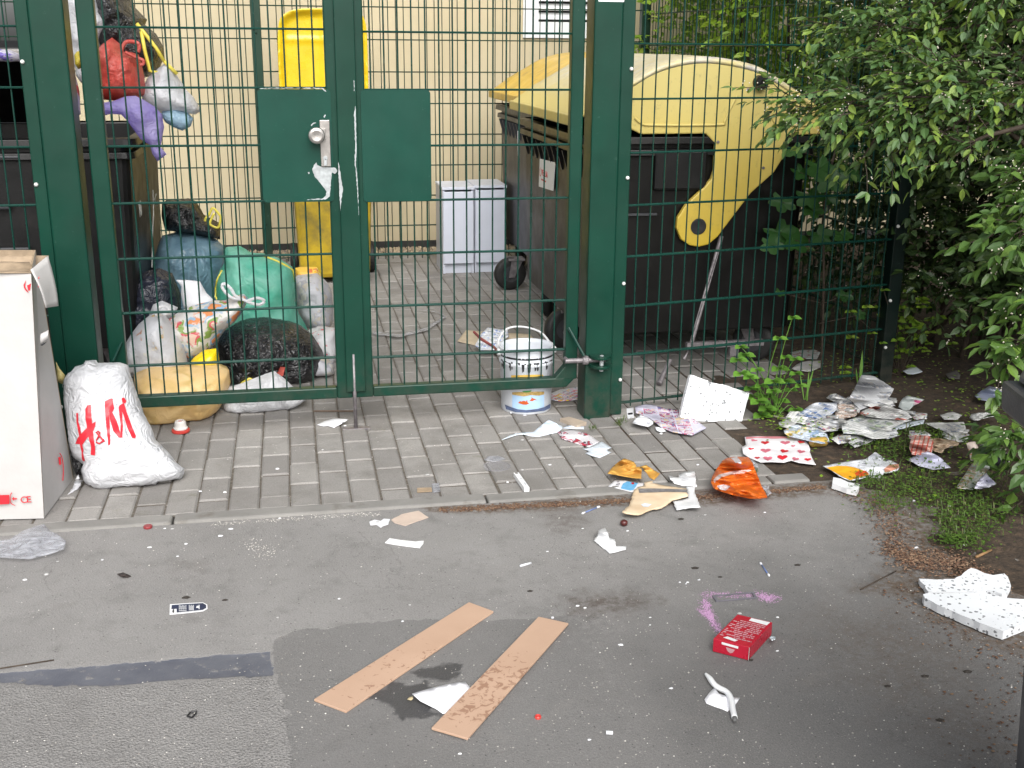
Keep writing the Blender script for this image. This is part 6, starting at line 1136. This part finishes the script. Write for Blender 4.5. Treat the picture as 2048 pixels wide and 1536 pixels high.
def bud_mesh(buds, rad=.0032):
    mb = MB()
    for c in buds:
        vs = [c+Vector(v)*rad for v in ((1,0,0),(-1,0,0),(0,1,0),(0,-1,0),(0,0,1),(0,0,-1))]; mb.add(vs, [(0,2,4),(2,1,4),(1,3,4),(3,0,4),(2,0,5),(1,2,5),(3,1,5),(0,3,5)])
    return mb
def shrub(name, label, loc, boughs, r, L, per, spread, m, buds=False, flat=.5, ln=.16, nl=6, bw=.012, dirv=None, trunk=True, thin=None):
    """boughs: polylines of 3-D points; sprays of leaves grow along them"""
    t = thing(name, label, 'shrub', loc); mb = MB(); bl = [] if buds else None; st = []
    for bi, bgh in enumerate(boughs):
        pts = smoothline(bgh, 5); n = len(pts); w_ = MB(); w_.tube(pts, [max(.002, bw*(1-i/n)) for i in range(n)], 6); w_.make('branch', m_wood, t, smooth=True)
        T = sum((pts[i+1]-pts[i]).length for i in range(n-1)); cnt = int(T*per)
        for _ in range(cnt):
            f = r.random()**.8*(n-1.001); i = int(f); p = pts[i].lerp(pts[i+1], f-i); d = (pts[i+1]-pts[i]).normalized()
            off = rv(r)*spread*abs(r.gauss(.6,.5)); q = p+off
            if thin and not thin(q): continue
            if q.z < .03: continue
            spray(mb, r, q, d*.8+off.normalized()*.7+rv(r)*.4+(dirv or Vector()), ln*r.uniform(.6,1.3), r.randint(nl-2, nl+2), L, flat, bl, st)
    mb.make('foliage', m, t)
    s = MB()
    for pts in st[::2]: s.tube([pts[0], pts[len(pts)//2], pts[-1]], [.0022,.0018,.001], 4, cap=False)
    if st: s.make('twigs', m_wood, t, kind='stuff')
    if bl: bud_mesh(bl).make('blossom', m_bloom, t)
    return t
r = random.Random(5)
P3 = lambda st, Y0, Y1=None: [vp(x, y, Y0+((Y1 if Y1 is not None else Y0)-Y0)*i/max(1, len(c1(st))-1)) for i, (x, y) in enumerate(c1(st))]
root = Vector((3.05,-.35,.02))
# front shrub: boughs rise beyond the right edge and arch over the fence panel
bo = [[root, Vector((2.9,-.45,.8))]+P3("2060,300 1960,240 1850,222 1740,212 1640,216 1590,212", -.55, -.28),
      [root+Vector((.05,0,0)), Vector((2.85,-.5,1.0))]+P3("2100,180 1980,170 1880,160 1800,170", -.6, -.5),
      [root, Vector((3.0,-.4,1.1))]+P3("2100,60 1980,50 1860,60 1760,50 1690,66", -.5, -.3),
      [root+Vector((.05,0,0)), Vector((2.9,-.6,1.0))]+P3("2080,-40 1960,-10 1850,10", -.6, -.4),
      P3("1800,215 1770,245 1745,285 1722,320", -.42, -.40), P3("1960,215 1900,255 1860,280", -.5, -.48), P3("2060,250 1980,270 1930,285 1880,262", -.65, -.55), P3("2070,120 1960,110 1850,118 1760,128", -.45, -.4), P3("2060,215 1960,205 1850,195 1760,196 1690,205", -.6, -.45)]
shrub('shrub', 'greyish green shrub with cream buds arching over the fence panel from the right', tuple(root), bo, r, .046, 74, .085, m_lf_grey, True, .6, .13, 6, .011)
rr = Vector((2.75,-1.2,.02)); bo = [[rr, Vector((2.6,-1.15,.6))]+P3("2080,430 2030,455 2000,470", -1.0, -1.05), [rr, Vector((2.5,-1.2,.5))]+P3("2090,560 2040,590 2005,620", -1.1), [rr]+P3("2100,700 2060,680 2000,700", -1.1), [rr+Vector((-.1,-.1,0))]+P3("2100,850 2050,870 2010,880 1985,890", -1.2), [rr+Vector((-.2,-.2,0))]+P3("2110,960 2060,980 2020,1040 1995,1070", -1.25), [rr+Vector((-.2,-.2,.1))]+P3("2110,1120 2060,1150 2030,1170", -1.35), [rr]+P3("2110,350 2060,360 2030,390", -.9)]
shrub('shrub', 'bright green leafy shrub at the right edge beside the grey bin', tuple(rr), [[q+Vector((.05,0,0)) for q in b_] for b_ in bo], r, .058, 46, .055, leaf_mat('edge_shrub_leaf', [(.05,.11,.025),(.09,.17,.03),(.06,.12,.04),(.14,.24,.04)], .3, .4), True, .4, .11, 5, .008)
def inb(seed, f=2.2, thr=-.05): return lambda q: N3(Vector((q.x*f+seed, q.y*f, q.z*f))) > thr
# dark hedge behind the panel and above the bank
def hedge(name, label, loc, box, n, L, m, rr_, thin=None, buds=False, flat=.35, ln=.2, stems=9):
    t = thing(name, label, 'shrub', loc); mb = MB(); bl = [] if buds else None; (x0,x1),(y0,y1),(z0,z1) = box; st = []
    for k in range(n):
        p = Vector((rr_.uniform(x0,x1), rr_.uniform(y0,y1), rr_.uniform(z0,z1)))
        if thin and not thin(p): continue
        spray(mb, rr_, p, rv(rr_)+Vector((-.5,-.5,.2)), ln, rr_.randint(5,8), L, flat, bl, st)
    mb.make('foliage', m, t)
    c = Vector(loc)
    for k in range(stems):
        e = Vector((rr_.uniform(x0,x1), rr_.uniform(y0,y1), z1*rr_.uniform(.6,1))); b0_ = Vector((c.x+rr_.uniform(-.25,.25), c.y+rr_.uniform(-.3,.3), -.02)); w_ = MB(); w_.tube(smoothline([b0_, b0_.lerp(e,.5)+rv(rr_)*.12, e], 4), [.014]*3+[.010]*3+[.006]*3, 6); w_.make('branch', m_wood, t, smooth=True)
    s = MB()
    for pts in st[::4]: s.tube([pts[0], pts[-1]], [.0022,.001], 4, cap=False)
    s.make('twigs', m_wood, t, kind='stuff')
    if bl: bud_mesh(bl, .0038).make('blossom', m_bloom, t)
    return t
r2 = random.Random(9)
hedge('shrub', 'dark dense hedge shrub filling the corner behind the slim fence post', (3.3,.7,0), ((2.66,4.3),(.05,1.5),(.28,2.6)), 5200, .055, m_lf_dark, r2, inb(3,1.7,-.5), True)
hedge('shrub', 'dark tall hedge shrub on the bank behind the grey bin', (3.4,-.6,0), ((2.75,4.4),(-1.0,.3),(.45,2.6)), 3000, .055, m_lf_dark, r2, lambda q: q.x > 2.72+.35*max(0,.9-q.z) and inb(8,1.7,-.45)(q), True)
hedge('shrub', 'light green shrub outside the side fence above the domed containers', (3.0,2.6,0), ((2.42,4.0),(1.7,3.6),(.6,2.9)), 4200, .060, m_lf_light, r2, lambda q: q.x > 2.02+.15*(3.4-q.y)+.22 and inb(5,1.9,-.2)(q))
hedge('shrub', 'tall green shrub at the far left beyond the black container', (-3.0,2.6,0), ((-4.2,-1.9),(2.2,3.3),(.3,2.4)), 900, .06, m_lf_light, r2)
# tree whose crown shades the bank and the hedge
def tree():
    t = thing('tree', 'broad tree standing behind the hedge on the right, its crown shading the bank', 'tree', (3.7,1.0,0)); rt_ = random.Random(31); mb = MB(); mb.tube([(3.7,1.0,-.05),(3.68,1.0,1.0),(3.6,.95,2.0),(3.5,.9,3.0)], [.11,.09,.075,.05], 10); tr = mb.make('trunk', m_wood, t, smooth=True)
    for e in ((2.6,-.2,3.1),(2.4,1.2,3.3),(4.6,-.4,3.2),(3.2,2.4,3.3),(3.0,-1.2,3.0),(4.6,1.8,3.5)):
        w_ = MB(); w_.tube(smoothline([(3.6,.95,1.9),Vector((3.55,.9,2.3)).lerp(Vector(e),.5)+Vector((0,0,.12)),e],4), [.04]*3+[.03]*3+[.015]*3, 7); w_.make('branch', m_wood, t, smooth=True)
    mb = MB()
    for k in range(4200):
        a = rt_.uniform(0,6.283); R_r = math.sqrt(rt_.random())*2.3; p = Vector((3.6+R_r*math.cos(a)*1.0, .3+R_r*math.sin(a)*1.05, 2.75+rt_.uniform(0,1.1)*(1-R_r/2.9)))
        if p.x < 2.55 or N3(p*1.3) < -.3: continue
        spray(mb, rt_, p, rv(rt_), .24, 6, .085, .6)
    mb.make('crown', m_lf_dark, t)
tree()
# maple seedlings climbing behind the panel
def lobed(mb, c, nrm, d, S, r_):
    n = nrm.normalized(); d = (d-n*d.dot(n)).normalized(); s = d.cross(n); b = len(mb.v); prof = []
    for k in range(20):
        a = math.pi*2*k/20; lob = (.62+.38*abs(math.cos(2.5*a)))*(1 if math.cos(a) > -.85 else .55); prof.append(c+d*(S*.5*lob*math.cos(a))+s*(S*.55*lob*math.sin(a))+n*(.03*S*math.cos(3*a)+r_.uniform(-.02,.02)*S))
    mb.v += [c-n*.03*S]+prof; mb.f += [(b, b+1+k, b+1+(k+1)%20) for k in range(20)]; mb.mi += [0]*20
t = thing('maple_sapling', 'maple sapling with large lobed leaves behind the mesh panel by the black container end', 'sapling', (2.35,.42,0)); rm = random.Random(12); mb = MB(); stm = MB(); stm.tube(smoothline([(2.38,.45,-.01),(2.34,.42,.4),(2.30,.40,.8),(2.36,.42,1.1)],5), .005, 6)
for x, y, S in ((1640,335,.15),(1662,360,.15),(1600,345,.10),(1620,395,.13),(1565,405,.12),(1560,465,.15),(1590,480,.15),(1545,490,.11),(1640,470,.12),(1685,470,.10),(1655,395,.10),(1590,300,.10),(1625,420,.10),(1700,345,.11),(1690,590,.08),(1560,585,.05),(1720,630,.06)):
    c = vp(x, y, .36+rm.uniform(-.05,.08)); lobed(mb, c, Vector((rm.uniform(-.3,.3),-.75,.75)), Vector((rm.uniform(-.6,.6),-.3,-1)), S, rm); stm.tube([c, Vector((2.33,.42,c.z-.05+.0*S))], .0016, 5)
mb.make('foliage', leaf_mat("maple_leaf", [(.03,.10,.022),(.045,.13,.028),(.025,.08,.02)], .35), t, smooth=False); stm.make('stem', m_wood, t)
# herbs sprouting along the panel
t = thing('weed', 'bright green weed with toothed leaves growing at the foot of the mesh panel', 'weed', tuple(gp(1540,838))); rw = random.Random(2); mb = MB(); stm = MB(); b0_ = gp(1540,832)
for x, y in ((1480,692),(1475,718),(1490,708),(1498,752),(1512,738),(1480,745),(1520,770),(1500,775),(1530,790),(1545,760),(1560,800),(1532,815),(1548,830),(1572,822),(1590,818),(1580,778),(1570,712),(1590,716),(1556,735),(1590,745),(1585,634),(1558,675),(1515,800),(1570,760),(1600,770),(1545,780),(1520,828),(1560,850),(1505,790)):
    c = vp(x, y, b0_.y+rw.uniform(-.05,.06)); st0 = b0_+Vector((rw.uniform(-.05,.05), rw.uniform(-.02,.03), 0)); stm.tube(smoothline([st0, st0.lerp(c,.6)+Vector((0,0,.03)), c],3), .0016, 5); S = rw.uniform(.035,.055)
    for da in (-1.0,0,1.0): leaf(mb, c, Vector((math.sin(da)+rw.uniform(-.2,.2), -.6, math.cos(da)*.5-.25)), Vector((0,-.6,1)), S, S*.75, .2, .3)
mb.make('foliage', m_lf_lane, t); stm.make('stem', m_lf_lane, t)
def grass(name, pts, n, hmin, hmax, mat, seed, spread, kind='stuff'):
    rg = random.Random(seed); mb = MB()
    for _ in range(n):
        px, py, w_ = rg.choice(pts); c = gp(px+rg.gauss(0,w_), py+rg.gauss(0,w_*.45), .012); h = rg.uniform(hmin,hmax); a = rg.uniform(0,6.28); l = Vector((math.cos(a),math.sin(a),0)); s = Vector((-l.y,l.x,0))*h*.06; k = rg.uniform(.2,.9)
        mb.add([c-s,c+s,c+l*h*k*.4+Vector((0,0,h*.6))+s*.7,c+l*h*k*.4+Vector((0,0,h*.6))-s*.7,c+l*h*k+Vector((0,0,h*.85))], [(0,1,2,3),(3,2,4)])
    mb.make(name, mat, kind=kind)
def clover(name, pts, n, S, mat, seed):
    rg = random.Random(seed); mb = MB()
    for _ in range(n):
        px, py, w_ = rg.choice(pts); c = gp(px+rg.gauss(0,w_), py+rg.gauss(0,w_*.45), .012+rg.uniform(.0,.022)); a = rg.uniform(0,6.28); s = S*rg.uniform(.6,1.3); leaf(mb, c, Vector((math.cos(a),math.sin(a),rg.uniform(-.1,.5))), Vector((0,0,1)), s, s*.8, .2, .2)
    mb.make(name, mat, kind='stuff')
gp_pts = [(1780,1000,30),(1830,985,36),(1880,1000,40),(1930,1010,40),(1900,1040,36),(1960,1050,36),(1940,1080,26),(1810,960,30),(1860,950,36),(1740,960,20),(1780,900,30),(1830,900,30),(1760,890,30),(1990,1020,30),(1905,1075,18),(1990,960,40),(1900,880,34),(1840,860,20),(1950,990,30)]
m_gr = isl_mat("grass_blade", [(.05,.10,.018),(.09,.15,.025),(.07,.12,.025),(.17,.16,.06)], .5, .3)
grass('grass', gp_pts, 1500, .012, .035, m_gr, 3, 1); clover('ground_cover', gp_pts, 2600, .012, leaf_mat('low_weed_leaf', [(.07,.15,.022),(.12,.21,.035),(.05,.09,.02)], .3, .5), 5)
clover('ground_cover', [(1700,850,40),(1640,860,30),(1560,840,24),(1660,740,60),(1740,720,50),(1850,760,60),(1950,800,50),(1850,700,60),(1780,900,70),(1900,960,60),(1960,860,60)], 1100, .014, m_lf_light, 6)
grass('moss_tufts', [(1490,935,8),(1505,945,8),(1237,850,6),(1245,842,5),(1185,858,5)], 160, .01, .025, m_gr, 7, 1)
t = thing('weed', 'tall broad grass blades standing behind the mesh panel left of the slim post', 'weed', tuple(gp(1612,800))); mb = MB()
for x0_, y0_, x1_, y1_, w_ in ((1610,800,1628,735,.012),(1614,802,1618,740,.010),(1720,772,1725,700,.016),(1716,770,1712,735,.010),(1608,800,1600,745,.007)):
    a = gp(x0_, y0_); b = vp(x1_, y1_, a.y+.03); s = Vector((w_*.5,0,0)); m_ = a.lerp(b,.55); mb.add([a-s*.5,a+s*.5,m_+s,m_-s,b],[(0,1,2,3),(3,2,4)])
mb.each('blade', m_lf_lane, t)
t = thing('weed', 'yellow-green small-leaved herb beside the slim fence post', 'weed', tuple(gp(1790,760))); mb = MB(); stm = MB(); b0_ = gp(1800,752)
for k in range(60):
    c = vp(rw.gauss(1810,45), rw.gauss(660,40), b0_.y+rw.uniform(-.12,.1)); S = rw.uniform(.025,.045)
    for da in (-1,0,1): leaf(mb, c, Vector((math.sin(da)+rw.uniform(-.4,.4),-.5,math.cos(da)*.5-.2)), Vector((0,-.5,1)), S, S*.7)
    if k%3 == 0: stm.tube([b0_, b0_.lerp(c,.6)+Vector((0,0,.04)), c], .0016, 4)
mb.make('foliage', m_lf_light, t); stm.make('stem', m_wood, t)
# ------------------------------------------------------------------ light
w = bpy.data.worlds.new("World"); sc.world = w; w.use_nodes = True; nt = w.node_tree; bg = nt.nodes['Background']
sky = nt.nodes.new('ShaderNodeTexSky'); sky.sky_type = 'NISHITA'; sky.sun_disc = False
SE, SA = math.radians(39), math.radians(-179)
sky.sun_elevation = SE; sky.sun_rotation = SA; sky.dust_density = 4; sky.air_density = 1.0; sky.ozone_density = 1
hs = nt.nodes.new('ShaderNodeHueSaturation'); hs.inputs['Saturation'].default_value = .30
nt.links.new(sky.outputs[0], hs.inputs['Color']); nt.links.new(hs.outputs[0], bg.inputs[0]); bg.inputs[1].default_value = .075
sd = bpy.data.lights.new("sun", 'SUN'); sd.energy = 1.5; sd.angle = math.radians(50); sd.color = (1,.985,.965)
so = bpy.data.objects.new("sun", sd); COL.objects.link(so)
dirv = Vector((math.sin(SA)*math.cos(SE), math.cos(SA)*math.cos(SE), math.sin(SE))); so.rotation_euler = dirv.to_track_quat('Z','Y').to_euler()
sc.view_settings.view_transform = 'Standard'; sc.view_settings.look = 'None'; sc.view_settings.gamma = 1; sc.view_settings.exposure = 1.32
sc.render.engine = 'CYCLES'; sc.cycles.max_bounces = 8; sc.cycles.transparent_max_bounces = 16
